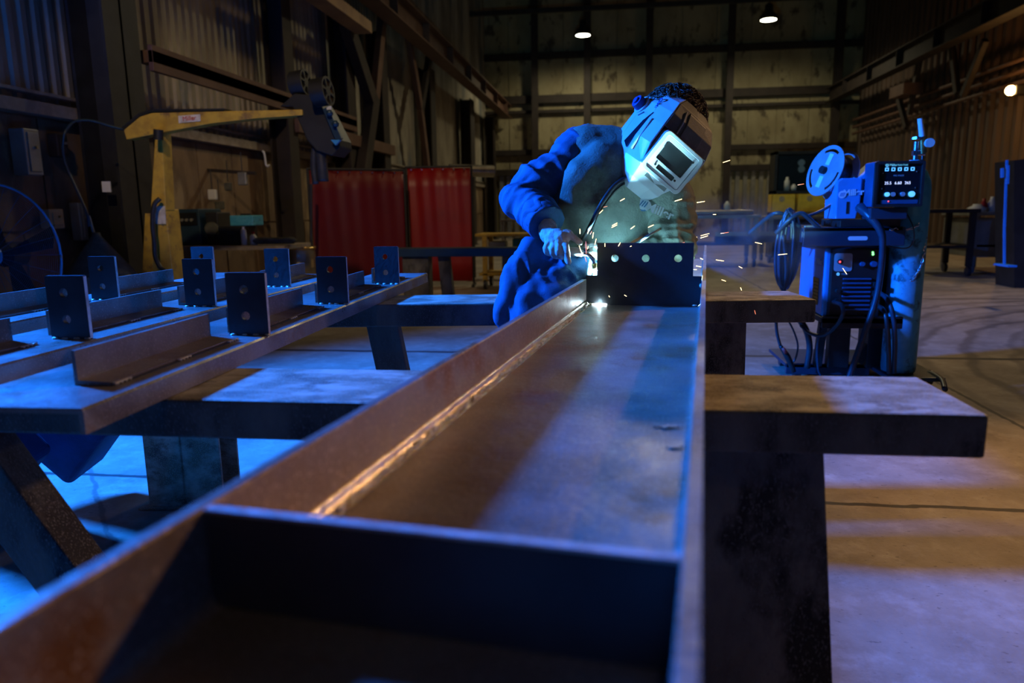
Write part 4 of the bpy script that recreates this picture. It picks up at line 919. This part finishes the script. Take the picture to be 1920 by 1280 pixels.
# tables along the brown wall
TB = table('machine_table', 'long dark wheeled table along the brown wall beside the gas cylinder', xa(1725, 12.5), xa(1835, 12.5), 12.5, 1.0, za(392, 12.5, 1780), M['darksteel'])
TC = table('machine_table', 'olive cabinet table along the brown wall under the amber lamp', xa(1820, 13.2), xa(1900, 13.2), 13.2, 1.2, za(397, 13.2, 1860), M['greymetal'], False)
zc_ = za(397, 13.2, 1860)
MB().span(.1, xa(1875, 13.2)-xa(1820, 13.2), .05, 1.1, .25, zc_-.1).build('cabinet_door', M['greymetal'], TC, bevel=.01)
for px, h, r_, m, lab in ((1826, .13, .14, 'pale', 'white crumpled bag on the olive cabinet table'), (1838, .22, .06, 'red', 'red topped bottle on the olive cabinet table'), (1853, .25, .07, 'pale', 'pale jug on the olive cabinet table'), (1845, .12, .05, 'tan', 'short tan jar on the olive cabinet table')):
    o = MB().lathe([(0, 0), (r_, 0), (r_*1.05, h*.5), (r_*.5, h*.8), (r_*.45, h), (0, h)]).build('bottle' if r_ < .1 else 'plastic_bag', M[m]); o.location = (xa(px, 13.5), 13.5, zc_); tag(o, lab, 'bottle' if r_ < .1 else 'bag')
p = at(1888, 300, Y=8.6); q = at(1883, 430, Y=8.6)
tag(MB().bar(p, q, .02, .02).bar(at(1889, 310, Y=8.58), at(1888, 345, Y=8.58), .05, .02).bar(at(1879, 315, Y=8.58), at(1879, 333, Y=8.58), .04, .02).bar(q, at(1883, 497, Y=8.6), .02, .02).bar(at(1876, 497, Y=8.6), at(1893, 497, Y=8.6), .3, .02).build('light_stand', M['blue']), 'thin upright blue stand near the brown wall', 'stand')
tag(MB().bar(at(1905, 300, Y=11), gp(1905, 11)+V(0, 0, 0), .5, .3, (1, 0, 0)).build('tool_locker', M['black']), 'tall black locker at the brown wall', 'locker')
# ================================================================== the welder
from mathutils.bvhtree import BVHTree
PN = empty('person', (-.28, 2.38, 0)); tag(PN, 'person in blue coat, grey leather jacket and welding helmet bending over the channel', 'person')
po = PN.location.copy()
def organic(b, name, m, vox, smooth, parent, fold=None, sub=0):
    """fuse closed shapes into one continuous surface"""
    bmesh.ops.recalc_face_normals(b.bm, faces=b.bm.faces[:])
    me = bpy.data.meshes.new('t'); b.bm.to_mesh(me); b.bm.free()
    t = bpy.data.objects.new('t', me); sc.collection.objects.link(t)
    r = t.modifiers.new('r', 'REMESH'); r.mode = 'VOXEL'; r.voxel_size = vox
    s_ = t.modifiers.new('s', 'SMOOTH'); s_.iterations = smooth; s_.factor = .6
    dg = bpy.context.evaluated_depsgraph_get(); out = bpy.data.meshes.new_from_object(t.evaluated_get(dg))
    bpy.data.objects.remove(t)
    if fold:
        nn = [v.normal.copy() for v in out.vertices]
        for v, q in zip(out.vertices, nn): v.co += q*fold(v.co)
    out.materials.clear(); out.materials.append(m)
    for p in out.polygons: p.use_smooth = True
    o = bpy.data.objects.new(name, out); sc.collection.objects.link(o)
    if parent is not None:
        out.transform(Matrix.Translation(-parent.location)); o.parent = parent
    return o
def sp(v): return math.copysign(abs(v)**.72, v)
def ell(c, a, bvec, n=26): return [c+a*sp(math.cos(2*math.pi*i/n))*.94+bvec*sp(math.sin(2*math.pi*i/n))*.96 for i in range(n)]
def rounded_loft(b, secs, n=26):
    """secs: (centre, across half vector, depth half vector); ends rounded"""
    r = []; c0, a0, b0 = secs[0]; c1 = secs[1][0]; d = (c0-c1).normalized()
    for t in (.35, .75): r.insert(0, ell(c0+d*b0.length*t*.6, a0*math.sqrt(1-t*t), b0*math.sqrt(1-t*t), n))
    rr = [ell(*q, n) for q in secs]
    cE, aE, bE = secs[-1]; d = (cE-secs[-2][0]).normalized()
    e = [ell(cE+d*bE.length*t*.6, aE*math.sqrt(1-t*t), bE*math.sqrt(1-t*t), n) for t in (.35, .75)]
    b.loft(r+rr+e); return b
def nv(*a): return Vector(a).normalized()
hip = at(1028, 530, Y=2.53); waist = at(1086, 435, Y=2.69); chest = at(1160, 352, Y=2.76); upper = at(1186, 318, Y=2.77)
shR = at(1092, 284, Y=2.79); shL = at(1254, 386, Y=2.74)
elR = at(984, 366, Y=2.66); wrR = at(1023, 416, Y=2.52)
elL = at(1256, 474, Y=2.68); wrL = at(1172, 506, Y=2.60)
neck = at(1212, 290, Y=2.79)
aw = nv(.93, .1, -.25); ac = nv(.85, .26, -.5); bd = nv(.1, 1, .12)
def torso(b, g):
    rounded_loft(b, [(hip+V(0, 0, -.04), nv(1, .1, 0)*(.085+g), bd*(.10+g)), (hip+V(.02, .03, .06), nv(1, .1, -.1)*(.105+g), bd*(.10+g)), (waist, aw*(.15+g), bd*(.105+g)),
                     (waist.lerp(chest, .5)+V(.01, 0, 0), aw.lerp(ac, .5)*(.175+g), bd*(.115+g)), (chest, ac*(.185+g), bd*(.12+g)), (upper, ac*(.165+g), bd*(.105+g))])
    b.ball(shR.lerp(upper, .15), .078+g); b.ball(shL.lerp(upper, .15), .078+g); b.tube([shR, upper.lerp(neck, .45), shL], .07+g, 14)
    b.tube([upper, neck], [.085+g, .062+g*.6], 14)
# body: one continuous figure
b = MB(); torso(b, 0)
hd = at(1268, 258, Y=2.74)
b.tube([upper, neck, hd+V(-.03, .02, -.06)], [.06, .055, .055], 14)
b.ball(hd, .098, (.86, 1.0, 1.1), 20)
for s_, e_, w_ in ((shR, elR, wrR), (shL, elL, wrL)):
    b.tube([s_, e_, w_], [.056, .043, .03], 12, sub=4)
fR, fL = V(-.40, 2.42, .04), V(-.22, 2.48, .04)
kR, kL = V(-.35, 2.40, .46), V(-.22, 2.46, .46)
for h, k_, f_ in ((hip+V(-.05, -.03, -.04), kR, fR), (hip+V(.03, .02, -.04), kL, fL)):
    b.tube([h, k_, f_+V(0, 0, .05)], [.085, .058, .042], 12, sub=4)
organic(b, 'body', M['skin'], .011, 4, PN)
# trousers
b = MB()
for h, k_, f_ in ((hip+V(-.05, -.03, -.04), kR, fR), (hip+V(.03, .02, -.04), kL, fL)):
    b.tube([h, k_, f_+V(0, 0, .06)], [.098, .082, .075], 14, sub=4)
b.ball(hip+V(0, 0, -.04), .12)
organic(b, 'trousers', M['trouser'], .011, 3, PN, lambda p: .004*noise.noise(p*18)-.002)
for f_ in (fR, fL):
    b = MB(); b.tube([f_+V(0, .06, .02), f_+V(.0, -.04, .02), f_+V(.01, -.17, .0)], [.048, .05, .04], 12); b.cyl(f_+V(0, .04, 0), f_+V(0, .04, .12), .055, n=14)
    o = organic(b, 'boot', M['rubber'], .008, 3, PN)
# blue coat: body and skirt
def fold(sx, sy, sz, amp, seed=0.0, sharp=1):
    def f(p):
        q = Vector((p.x*sx+seed, p.y*sy, p.z*sz))
        n1 = noise.noise(q); n2 = noise.noise(q*2.3+Vector((7, 3, 1)))
        return amp*(1-2.2*abs(n1))*.8+amp*.35*(1-2*abs(n2))-amp*.3
    return f
b = MB(); torso(b, .016)
rounded_loft(b, [(at(1062, 470, Y=2.62), nv(1, .05, -.1)*.14, bd*.12), (at(1030, 530, Y=2.52), nv(1, .05, 0)*.12, bd*.12), (at(1010, 580, Y=2.48), nv(1, .05, 0)*.115, bd*.12), (at(998, 650, Y=2.45), nv(1, .05, 0)*.115, bd*.115)])
b.tube([at(1000, 455, Y=2.56), at(974, 510, Y=2.48), at(950, 570, Y=2.43), at(940, 606, Y=2.41)], [.04, .045, .035, .02], 10)
_f = fold(11, 11, 3.2, .022)
coat = organic(b, 'coat', M['denim'], .009, 3, PN, lambda p: _f(p)*(.3 if p.z > waist.z-.06 else 1))
# sleeves
def sleeve(s_, e_, w_, m, seed, cuff):
    b = MB(); mid = s_.lerp(e_, .5)
    b.tube([s_.lerp(upper, .22), s_, mid+V(0, 0, -.01), e_, e_.lerp(w_, .5), w_], [.085, .092, .083, .078, .07, .062], 18, sub=5)
    ax_ = (w_-e_).normalized()
    def f(p):
        t = (p-e_).length; q = Vector((p.dot(ax_)*26+seed, p.x*7, p.z*7)); u_ = (e_-s_).normalized(); q2 = Vector((p.dot(u_)*20+seed, p.y*6, p.z*6))
        k = max(0, 1-t/.22); n1 = noise.noise(q); n2 = noise.noise(q2)
        return .019*k*(1-2.6*abs(n1))+.014*(1-2.6*abs(n2))-.006
    o = organic(b, 'sleeve', m, .0065, 2, PN, f)
    b = MB(); r0 = .066
    b.tube([w_-ax_*.075, w_-ax_*.03, w_+ax_*.012], [.068, .072, .066], 20, sub=3)
    organic(b, 'cuff', cuff, .006, 1, PN, lambda p: .004*noise.noise(Vector((p.dot(ax_)*20, p.x*30, p.z*30))))
sleeve(shR, elR, wrR, M['denim'], 0, M['denim'])
sleeve(shL, elL, wrL, M['leather'], 5, M['leather'])
# grey leather jacket front, lifted off the coat
bm = bmesh.new(); b = MB(); torso(b, .031)
jk = organic(b, 'leather_jacket', M['leather'], .008, 3, PN, fold(7, 5, 5, .008, 3.0))
bm.free(); bm = bmesh.new(); bm.from_mesh(jk.data); bm.faces.ensure_lookup_table()
kill = []
cw, cc = waist-po, chest-po
for f in bm.faces:
    c = f.calc_center_median(); t = (c.z-cw.z)/(cc.z-cw.z); ctr = cw.lerp(cc, max(-1.2, min(1.6, t)))
    s_ = (c-ctr).dot(aw.lerp(ac, max(0, min(1, t))))
    if False: kill.append(f)
bmesh.ops.bisect_plane(bm, geom=bm.verts[:]+bm.edges[:]+bm.faces[:], plane_co=cw.lerp(cc, .5)-aw.lerp(ac, .5)*.165, plane_no=aw.lerp(ac, .5)+V(.25, 0, .1), clear_inner=True)
bmesh.ops.bisect_plane(bm, geom=bm.verts[:]+bm.edges[:]+bm.faces[:], plane_co=cw+V(0, 0, -.075), plane_no=V(.1, 0, 1), clear_inner=True)
bm.to_mesh(jk.data); bm.free()
so = jk.modifiers.new('s', 'SOLIDIFY'); so.thickness = .004; so.offset = -1
# collar
b = MB(); b.tube([at(1172, 258, Y=2.72), at(1170, 300, Y=2.66), at(1184, 338, Y=2.65)], [.012, .02, .014], 10)
organic(b, 'collar', M['leather'], .006, 2, PN, fold(14, 14, 14, .006))
# front flap seam running across the jacket
dg = bpy.context.evaluated_depsgraph_get()
bv = BVHTree.FromPolygons([v.co+po for v in jk.data.vertices], [list(p.vertices) for p in jk.data.polygons])
def onjacket(px, py, off=.004, dflt=2.5):
    d = (at(px, py, Y=1)-EYE).normalized(); h = bv.ray_cast(EYE, d)
    p = h[0] if h[0] is not None else at(px, py, Y=dflt)
    return p-d*off, (h[1] if h[0] is not None else -d)
pts = [onjacket(x, y, .003)[0] for x, y in ((1182, 462), (1200, 452), (1222, 438), (1245, 425), (1262, 414), (1276, 400))]
shift(MB().tube(pts, .0045, 6).build('flap_edge', M['rag'], PN), po)
pts = [onjacket(x, y, .001)[0] for x, y in ((1170, 345), (1150, 362), (1132, 388), (1118, 412), (1108, 440))]
shift(MB().tube(pts, .0035, 6).build('front_seam', M['rag'], PN), po)
# chest mark
pc, nc = onjacket(1207, 382, .006); xd = (RT*math.cos(.33)-UP*math.sin(.33)); xd = (xd-nc*xd.dot(nc)).normalized()
yd = UP*math.cos(.33)+RT*math.sin(.33); nf = (EYE-pc).normalized()*.6+nc*.4
xd = (xd-nf.normalized()*xd.dot(nf.normalized())).normalized(); yd = nf.normalized().cross(xd)
MB().fill(circ(0, 0, .026, 28), [], pc-po-nf*.002, xd, yd, .001).build('patch_backing', M['bluedark'], PN)
roundel(PN, pc-po, xd, yd, .021, M['shell'], M['bluedark'])
pt_ = onjacket(1237, 396, .009)[0]; xt_ = (onjacket(1252, 402, .009)[0]-onjacket(1222, 390, .009)[0]).normalized()
text('lettering', 'Miller', .044, frame(pt_-po, xt_, UP), M['white'], PN, bold=.0012)

# ---- gloved hands
def hand(name, palm, fingers, m, seed):
    b = MB()
    for c, r_, s3 in palm: b.ball(c, r_, s3, 14)
    for pts, rs in fingers: b.tube(pts, rs, 10, sub=5); b.ball(pts[-1], rs[-1]*1.02, n=10)
    return organic(b, name, m, .0032, 2, PN, lambda p: .0022*noise.noise(p*70+Vector((seed, 0, 0)))-.0006)
G = lambda x, y, Yv: at(x, y, Y=Yv)
b_ = [(G(1027, 426, 2.505), .033, (1, .9, 1)), (G(1033, 441, 2.49), .036, (1.1, .75, .9)), (G(1043, 447, 2.475), .038, (1.1, .7, 1.0)), (G(1052, 448, 2.465), .030, (1, .8, 1)), (G(1027, 436, 2.50), .033, (1, 1, .8))]
hand('glove', b_, [([G(1056, 449, 2.465), G(1061, 464, 2.445), G(1063, 479, 2.435), G(1066, 491, 2.435)], [.0145, .0135, .0125, .0115]),
                   ([G(1048, 456, 2.46), G(1047, 470, 2.44), G(1050, 479, 2.45), G(1056, 482, 2.465)], [.0145, .0135, .0125, .011]),
                   ([G(1039, 456, 2.465), G(1036, 469, 2.445), G(1039, 478, 2.455), G(1046, 481, 2.47)], [.0135, .013, .012, .0105]),
                   ([G(1030, 452, 2.475), G(1024, 464, 2.46), G(1026, 473, 2.465), G(1034, 476, 2.48)], [.0125, .012, .011, .010]),
                   ([G(1050, 440, 2.48), G(1064, 437, 2.475), G(1076, 446, 2.47), G(1088, 455, 2.465)], [.016, .0145, .0125, .0105])], M['glove'], 1)
hand('glove', [(G(1140, 506, 2.555), .033, (1, .8, .8)), (G(1150, 508, 2.565), .034, (1, .9, .8)), (G(1162, 508, 2.58), .034, (1, 1, .9))],
     [([G(1134, 492, 2.555), G(1126, 472, 2.55), G(1114, 461, 2.535), G(1099, 461, 2.53)], [.0135, .0125, .0115, .010]),
      ([G(1132, 500, 2.55), G(1124, 484, 2.55), G(1114, 474, 2.535), G(1104, 474, 2.52)], [.013, .0125, .0115, .010]),
      ([G(1130, 508, 2.55), G(1116, 505, 2.545), G(1104, 499, 2.535), G(1094, 499, 2.52)], [.0125, .0115, .0105, .0105]),
      ([G(1132, 514, 2.555), G(1124, 516, 2.555), G(1116, 514, 2.55)], [.0125, .0115, .010]),
      ([G(1150, 494, 2.56), G(1142, 482, 2.555), G(1134, 476, 2.55)], [.015, .013, .011])], M['glove'], 9)

# ---- helmet
psi, tht = math.radians(27), math.radians(15)
Tc = -FW; z0_ = RT*.52+UP*.854; L0 = RT*.854-UP*.52
y1_ = Tc*math.cos(psi)+L0*math.sin(psi); l_ = L0*math.cos(psi)-Tc*math.sin(psi)
yh = (y1_*math.cos(tht)-z0_*math.sin(tht)).normalized(); zh = (z0_*math.cos(tht)+y1_*math.sin(tht)).normalized(); hx = yh.cross(zh).normalized()
HS = 1.0
lens_c = at(1262, 306, Y=2.60)
Rh = Matrix((hx, yh, zh)).transposed().to_4x4()
Mh = Matrix.Translation(lens_c) @ Rh @ Matrix.Scale(HS, 4) @ Matrix.Translation((0, -.152, .045))
HM = empty('welding_helmet'); HM.parent = PN; HM.matrix_world = Matrix.Identity(4)
HM.parent = None
hroot = MB()
lev = [(.150, [(.060, -.10), (.062, -.02), (.052, .040), (0, .046)]),
       (.122, [(.098, -.10), (.102, .0), (.084, .083), (0, .090)]),
       (.080, [(.120, -.095), (.120, .03), (.099, .116), (0, .121)]),
       (.030, [(.128, -.075), (.124, .045), (.106, .131), (0, .136)]),
       (-.04, [(.128, -.075), (.124, .055), (.106, .136), (0, .140)]),
       (-.11, [(.124, -.060), (.116, .055), (.088, .137), (0, .142)]),
       (-.160, [(.112, -.04), (.104, .05), (.078, .125), (0, .132)]),
       (-.200, [(.085, -.01), (.078, .045), (.055, .098), (0, .106)])]
rings = []
for z, h in lev:
    P = [(x, y) for x, y in h]; rings.append([Vector((x, y, z-.35*max(0, .03-y)*(z < 0))) for x, y in P]+[Vector((-x, y, z-.35*max(0, .03-y)*(z < 0))) for x, y in P[-2::-1]])
def hfaces(sel):
    b = MB(); n = 7
    for k in range(len(rings)-1):
        for i in range(n-1):
            if sel(k, i): b._faces([rings[k][i], rings[k][i+1], rings[k+1][i+1], rings[k+1][i]], [(0, 1, 2, 3)])
    return b
def hbuild(b, name, m, parent, solid=0, bev=0):
    o = b.build(name, m, parent, weld=True); o.data.transform(Mh); o.data.transform(Matrix.Translation(-po))
    if solid:
        s_ = o.modifiers.new('s', 'SOLIDIFY'); s_.thickness = solid; s_.offset = 0
    if bev:
        s_ = o.modifiers.new('b', 'BEVEL'); s_.width = bev; s_.segments = 3; s_.limit_method = 'ANGLE'; s_.angle_limit = math.radians(12)
    return o
bpy.data.objects.remove(HM)
front = lambda k, i: k in (0, 1, 2) and i in (2, 3)
b = hfaces(lambda k, i: not front(k, i) and not (k in (3, 4) and i in (2, 3)))
# crown cap face
b._faces([rings[0][i] for i in range(7)], [tuple(range(7))])
HM = hbuild(b, 'welding_helmet', M['shell'], PN, .006, .004)
b = hfaces(front); HF = hbuild(b, 'front_panel', M['shelldark'], HM, .007, .003)
b = MB()
def rp(z, y): return [(-.046, y-.001, z), (.036, y-.001, z), (.036, y+.005, z), (-.046, y+.005, z)]
b.loft([rp(.032, .137), rp(.040, .1355), rp(.080, .1235), rp(.116, .0975), rp(.120, .092)], smooth=False)
hbuild(b, 'raised_panel', M['shelldark'], HM, 0, .002)
b = MB().bar((.052, .100, .115), (.052, .126, .078), .004, .006, (0, 1, 0)).bar((.052, .126, .078), (.052, .138, .036), .004, .006, (0, 1, 0)); hbuild(b, 'ridge', M['grey'], HM)
# lens frame and cartridge
def rect_y(b, w_, h, y, t, hole, r=.012, cx_=0, cz=-.045, mi=0):
    b.fill(rrect(-w_/2, -h/2, w_/2, h/2, r), [rrect(*q, r*.6) for q in hole], (cx_, y, cz), (-1, 0, 0), (0, 0, 1), -t, mi); return b
b = MB(); rect_y(b, .190, .150, .150, .03, [(-.080, -.062, .080, .062)], .018)
hbuild(b, 'outer_frame', M['shell'], HM, 0, .002)
b = MB(); rect_y(b, .158, .122, .147, .012, [(-.064, -.022, .064, .048), (-.040, -.048, .044, -.031)], .006)
hbuild(b, 'cartridge_frame', M['white'], HM, 0, .001)
b = MB(); rect_y(b, .130, .072, .139, .004, [], .004, 0, -.032); hbuild(b, 'dark_lens', M['lens'], HM)
b = MB(); rect_y(b, .086, .019, .141, .004, [], .003, -.002, -.0845); hbuild(b, 'control_window', M['screen'], HM)
for x, z in ((.05, -.085), (-.05, -.085), (-.062, .0), (.062, -.02)):
    b = MB().cyl((x, .146, z), (x, .150, z), .004, n=10); hbuild(b, 'screw', M['black'], HM)
b = MB().box((0, .118, -.045), (.16, .05, .145)); hbuild(b, 'cartridge_seat', M['black'], HM)
# chin vent strips
b = MB(); b.bar((.05, .137, -.128), (-.05, .137, -.128), .006, .014, (0, 0, 1)); hbuild(b, 'chin_vent', M['shelldark'], HM)
for s_ in (1, -1):
    # side window, its brow, groove and adjusting knob
    b = MB(); u_ = V(-.03, 1, 0).normalized() if s_ > 0 else V(.03, 1, 0).normalized()
    xo = .1262*s_
    b.prism([(-.012, -.070), (.026, -.085), (.030, .060), (.006, .020)], (xo-.0015*s_, .015, -.01), u_, (0, 0, 1), .004*(s_)); hbuild(b, 'side_window', M['lens'], HM)
    b = MB().bar((xo, -.03, .018), (xo, -.008, .036), .004, .012, (1, 0, 0)); hbuild(b, 'side_vent', M['shelldark'], HM)
    b = MB().tube([(xo+.001*s_, -.045, .03), (xo+.001*s_, -.04, -.04), (xo-.001*s_, -.022, -.10), (xo-.010*s_, -.01, -.125)], .003, 6); hbuild(b, 'groove', M['shelldark'], HM)
    b = MB().tube([(xo-.002*s_, .066, .03), (xo-.005*s_, .07, -.09)], .004, 6); hbuild(b, 'frame_rib', M['shell'], HM)
    b = MB().cyl((.120*s_, -.06, .055), (.134*s_, -.06, .055), .033, n=26); hbuild(b, 'knob_base', M['shell'], HM, 0, .002)
    b = MB().cyl((.132*s_, -.06, .055), (.157*s_, -.06, .055), .026, .023, n=14, smooth=False).cyl((.157*s_, -.06, .055), (.164*s_, -.06, .055), .012, n=12); hbuild(b, 'adjusting_knob', M['knob'], HM, 0, .002)
o = text('lettering', 'Miller', .022, frame((.1235, .030, .062), (0, .15, -1), (0, 1, .15)), M['knob'], HM, bold=.0004); o.data.transform(Mh); o.data.transform(Matrix.Translation(-po))
# side roundel (lettering sits below it)
b = MB().fill(circ(0, 0, .010, 20), [circ(0, 0, .006, 16)], (.1185, .018, .098), (0, 1, 0), (0, 0, 1), .002); hbuild(b, 'round_mark', M['knob'], HM)
# headband strap and hair
b = MB(); random.seed(21)
hb_ = lambda x, y, z: Mh @ Vector((x, y, z))
b.ball(hb_(0, -.055, .09), .108, (1, 1, 1), 20)
hair0 = organic(b, 'hair', M['hair'], .006, 2, PN, lambda p: .010*noise.noise(p*38)+.004*noise.noise(p*90))
b = MB(); c0 = hb_(0, -.055, .09)
for i in range(520):
    th = random.uniform(0, 2*math.pi); ph = random.uniform(-.2, 1.35)
    n_ = Vector((math.cos(th)*math.cos(ph), math.sin(th)*math.cos(ph), math.sin(ph))); n_ = (Rh @ Vector((n_.x, n_.y-.25, n_.z))).normalized()
    tgv = n_.cross(Vector((random.uniform(-1, 1), random.uniform(-1, 1), random.uniform(-1, 1)))).normalized()
    p = c0+n_*.108; L_ = .022+.016*random.random()
    b.tube([p, p+n_*.010+tgv*L_*.4, p+n_*.013+tgv*L_, p+n_*.006+tgv*L_*1.5], [.0028, .0026, .0018, .0005], 4, sub=2)
o = b.build('hair_locks', M['hair'], PN); shift(o, po)

# ---- torch
TW = empty('welding_torch', at(1075, 470, Y=2.475)); tag(TW, 'welding torch with curved bright neck held in pale leather gloves', 'welding torch'); tl = TW.location.copy()
L = lambda x, y, Yv: at(x, y, Y=Yv)-tl
MB().tube([L(1052, 468, 2.485), L(1066, 472, 2.475), L(1080, 472, 2.475), L(1092, 475, 2.48)], [.015, .017, .016, .011], 14).build('handle', M['grey'], TW)
MB().tube([L(1063, 478, 2.458), L(1066, 468, 2.456)], .006).build('trigger', M['brass'], TW)
MB().tube([L(1092, 475, 2.48), L(1102, 477, 2.487), L(1111, 484, 2.492), L(1115, 494, 2.495)], [.008, .0075, .0075, .0075], 10).build('neck', M['chrome'], TW)
MB().tube([L(1115, 494, 2.495), L(1115.5, 506, 2.497)], [.0105, .009], 14).build('nozzle', M['brass'], TW)
cabp = [L(1052, 468, 2.485), L(1046, 472, 2.50), L(1052, 478, 2.53), L(1078, 468, 2.545), L(1095, 445, 2.545), L(1108, 420, 2.52)]
cabp += [onjacket(x, y, .012)[0]-tl for x, y in ((1120, 395), (1136, 368), (1155, 345), (1178, 330))]
MB().tube(cabp, .0075, 8).build('torch_cable', M['rubber'], TW)
ARC = at(1116, 522, Y=2.512)
o = MB().ball(ARC+V(0, 0, -.003), .005).build('welding_arc', M['arc']); tag(o, 'blinding white welding arc at the notch of the lug plate', 'arc')
bpy.data.objects['arc'].location = at(1126, 536, Y=2.527)
p_ = Vector((LAT-WB+.045, DP-.004, .003)); p_ = Matrix.Rotation(-CA, 4, 'Z') @ p_+Vector((0, 0, .8272)); bpy.data.objects['arc_leak'].location = p_+V(0, -.008, .008)
o = MB().ball(p_, .003, (9, 1, .8)).build('leak_glow', M['arc']); tag(o, 'added glow of arc light leaking under the lug plate', 'weld glow')  # glowing sliver added for arc light spilling under the plate

# ---- sparks
SP = {'at': [], }
Z1 = [(805, 230, 850, 205), (-680, 275, 720, 265), (650, 325, 685, 290), (740, 430, 795, 402), (745, 415, 795, 388), (885, 440, 925, 410), (1015, 428, 1070, 402), (1212, 230, 1283, 210), (885, 570, 897, 563), (795, 570, 815, 535)]
Z2 = [(510, 430, 510, 478), (565, 478, 580, 425), (603, 515, 612, 455), (620, 560, 633, 503), (697, 540, 697, 573), (500, 550, 528, 635), (-553, 515, 557, 640), (565, 590, 572, 565), (605, 600, 605, 645), (-585, 480, 600, 450), (-545, 640, 560, 690)]
Z3 = [(1378, 240, 1455, 228), (1505, 328, 1533, 328), (1405, 490, 1490, 468), (1405, 507, 1478, 485), (-1555, 472, 1635, 460), (1815, 535, 1883, 550), (1520, 667, 1598, 678), (1697, 715, 1730, 732), (1567, 815, 1608, 830), (1712, 872, 1724, 900), (-1818, 1042, 1828, 1080), (1380, 498, 1388, 498), (1572, 1222-1280, 1645, 1198-1280), (-2136, 108, 2198, 97)]
Z4 = [(725, 935, 733, 948), (840, 930, 862, 943), (868, 1045, 885, 1047)]
Z5 = [(1985, 632, 2075, 622), (2475, 722, 2515, 782)]
Z6 = [(-1262, 543, 1300, 536), (1305, 570, 1338, 560), (1375, 712, 1425, 722), (1360, 740, 1388, 742), (1410, 655, 1435, 665)]
random.seed(31)
for zone, lst, lab, y0, y1 in (('a', Z1, 'short golden spark flying in front of the leather jacket', 2.38, 2.46), ('b', Z2, 'short golden spark rising over the gloved hand and torch', 2.36, 2.42),
                       ('c', Z3, 'short golden spark flying off over the bluish smoke', 2.5, 2.75), ('d', Z4, 'tiny golden spark in front of the dark lug plate', 2.36, 2.40),
                       ('e', Z5, 'bright golden spark in front of the welding cart', 2.6, 2.8), ('f', Z6, 'short bright spark between lug plate and far flange', 2.56, 2.62)):
    for (xa_, ya_, xb_, yb_) in lst:
        red = xa_ < 0; xa_ = abs(xa_); Yq = random.uniform(y0, y1)
        p = at(960+xa_/4, 320+ya_/4, Y=Yq); q = at(960+xb_/4, 320+yb_/4, Y=Yq+.01)
        c = (p+q)/2; r_ = .0008 if red else .0011
        d = (q-p).normalized(); R_ = d.to_track_quat('Z', 'Y').to_matrix()
        o = MB().ball((0, 0, 0), 1, (r_, r_, max((q-p).length/2, r_)*1.05), 8, R=R_).build('spark', M['sparkred' if red else 'spark'])
        o.location = c; tag(o, lab.replace('golden', 'dim red').replace('bright', 'dim red') if red else lab, 'spark', ('dim red ' if red else 'golden ')+'sparks, zone '+{'a': 'jacket', 'b': 'torch', 'c': 'smoke', 'd': 'plate', 'e': 'cart', 'f': 'flange'}[zone])

# ---- smoke drifting off the weld
def smoke_mat():
    m = bpy.data.materials.new('weld_smoke'); m.use_nodes = True; nt = m.node_tree; N, L = nt.nodes, nt.links
    for n in list(N): N.remove(n)
    out = N.new('ShaderNodeOutputMaterial'); v = N.new('ShaderNodeVolumePrincipled'); L.new(v.outputs[0], out.inputs['Volume'])
    v.inputs['Color'].default_value = (.5, .85, 1, 1); v.inputs['Anisotropy'].default_value = .2
    tc = N.new('ShaderNodeTexCoord'); ln = N.new('ShaderNodeVectorMath'); ln.operation = 'LENGTH'
    L.new(tc.outputs['Object'], ln.inputs[0])
    fo = N.new('ShaderNodeMapRange'); fo.interpolation_type = 'SMOOTHSTEP'; fo.inputs['From Min'].default_value = 1; fo.inputs['From Max'].default_value = .1; L.new(ln.outputs['Value'], fo.inputs['Value'])
    nz = N.new('ShaderNodeTexNoise'); nz.inputs['Scale'].default_value = 2.2; nz.inputs['Detail'].default_value = 5; nz.inputs['Distortion'].default_value = .8; L.new(tc.outputs['Object'], nz.inputs['Vector'])
    nr = N.new('ShaderNodeMapRange'); nr.inputs['From Min'].default_value = .42; nr.inputs['From Max'].default_value = .7; L.new(nz.outputs['Fac'], nr.inputs['Value'])
    mu = N.new('ShaderNodeMath'); mu.operation = 'MULTIPLY'; L.new(fo.outputs[0], mu.inputs[0]); L.new(nr.outputs[0], mu.inputs[1])
    mu2 = N.new('ShaderNodeMath'); mu2.operation = 'MULTIPLY'; mu2.inputs[1].default_value = 3.2; L.new(mu.outputs[0], mu2.inputs[0]); L.new(mu2.outputs[0], v.inputs['Density'])
    return m
o = MB().ball((0, 0, 0), 1, n=24).build('smoke', smoke_mat()); o.location = at(1378, 466, Y=3.0); o.scale = (.40, .22, .24)
tag(o, 'thin bluish smoke drifting off the weld beyond the lug plate', 'smoke', kind='stuff')
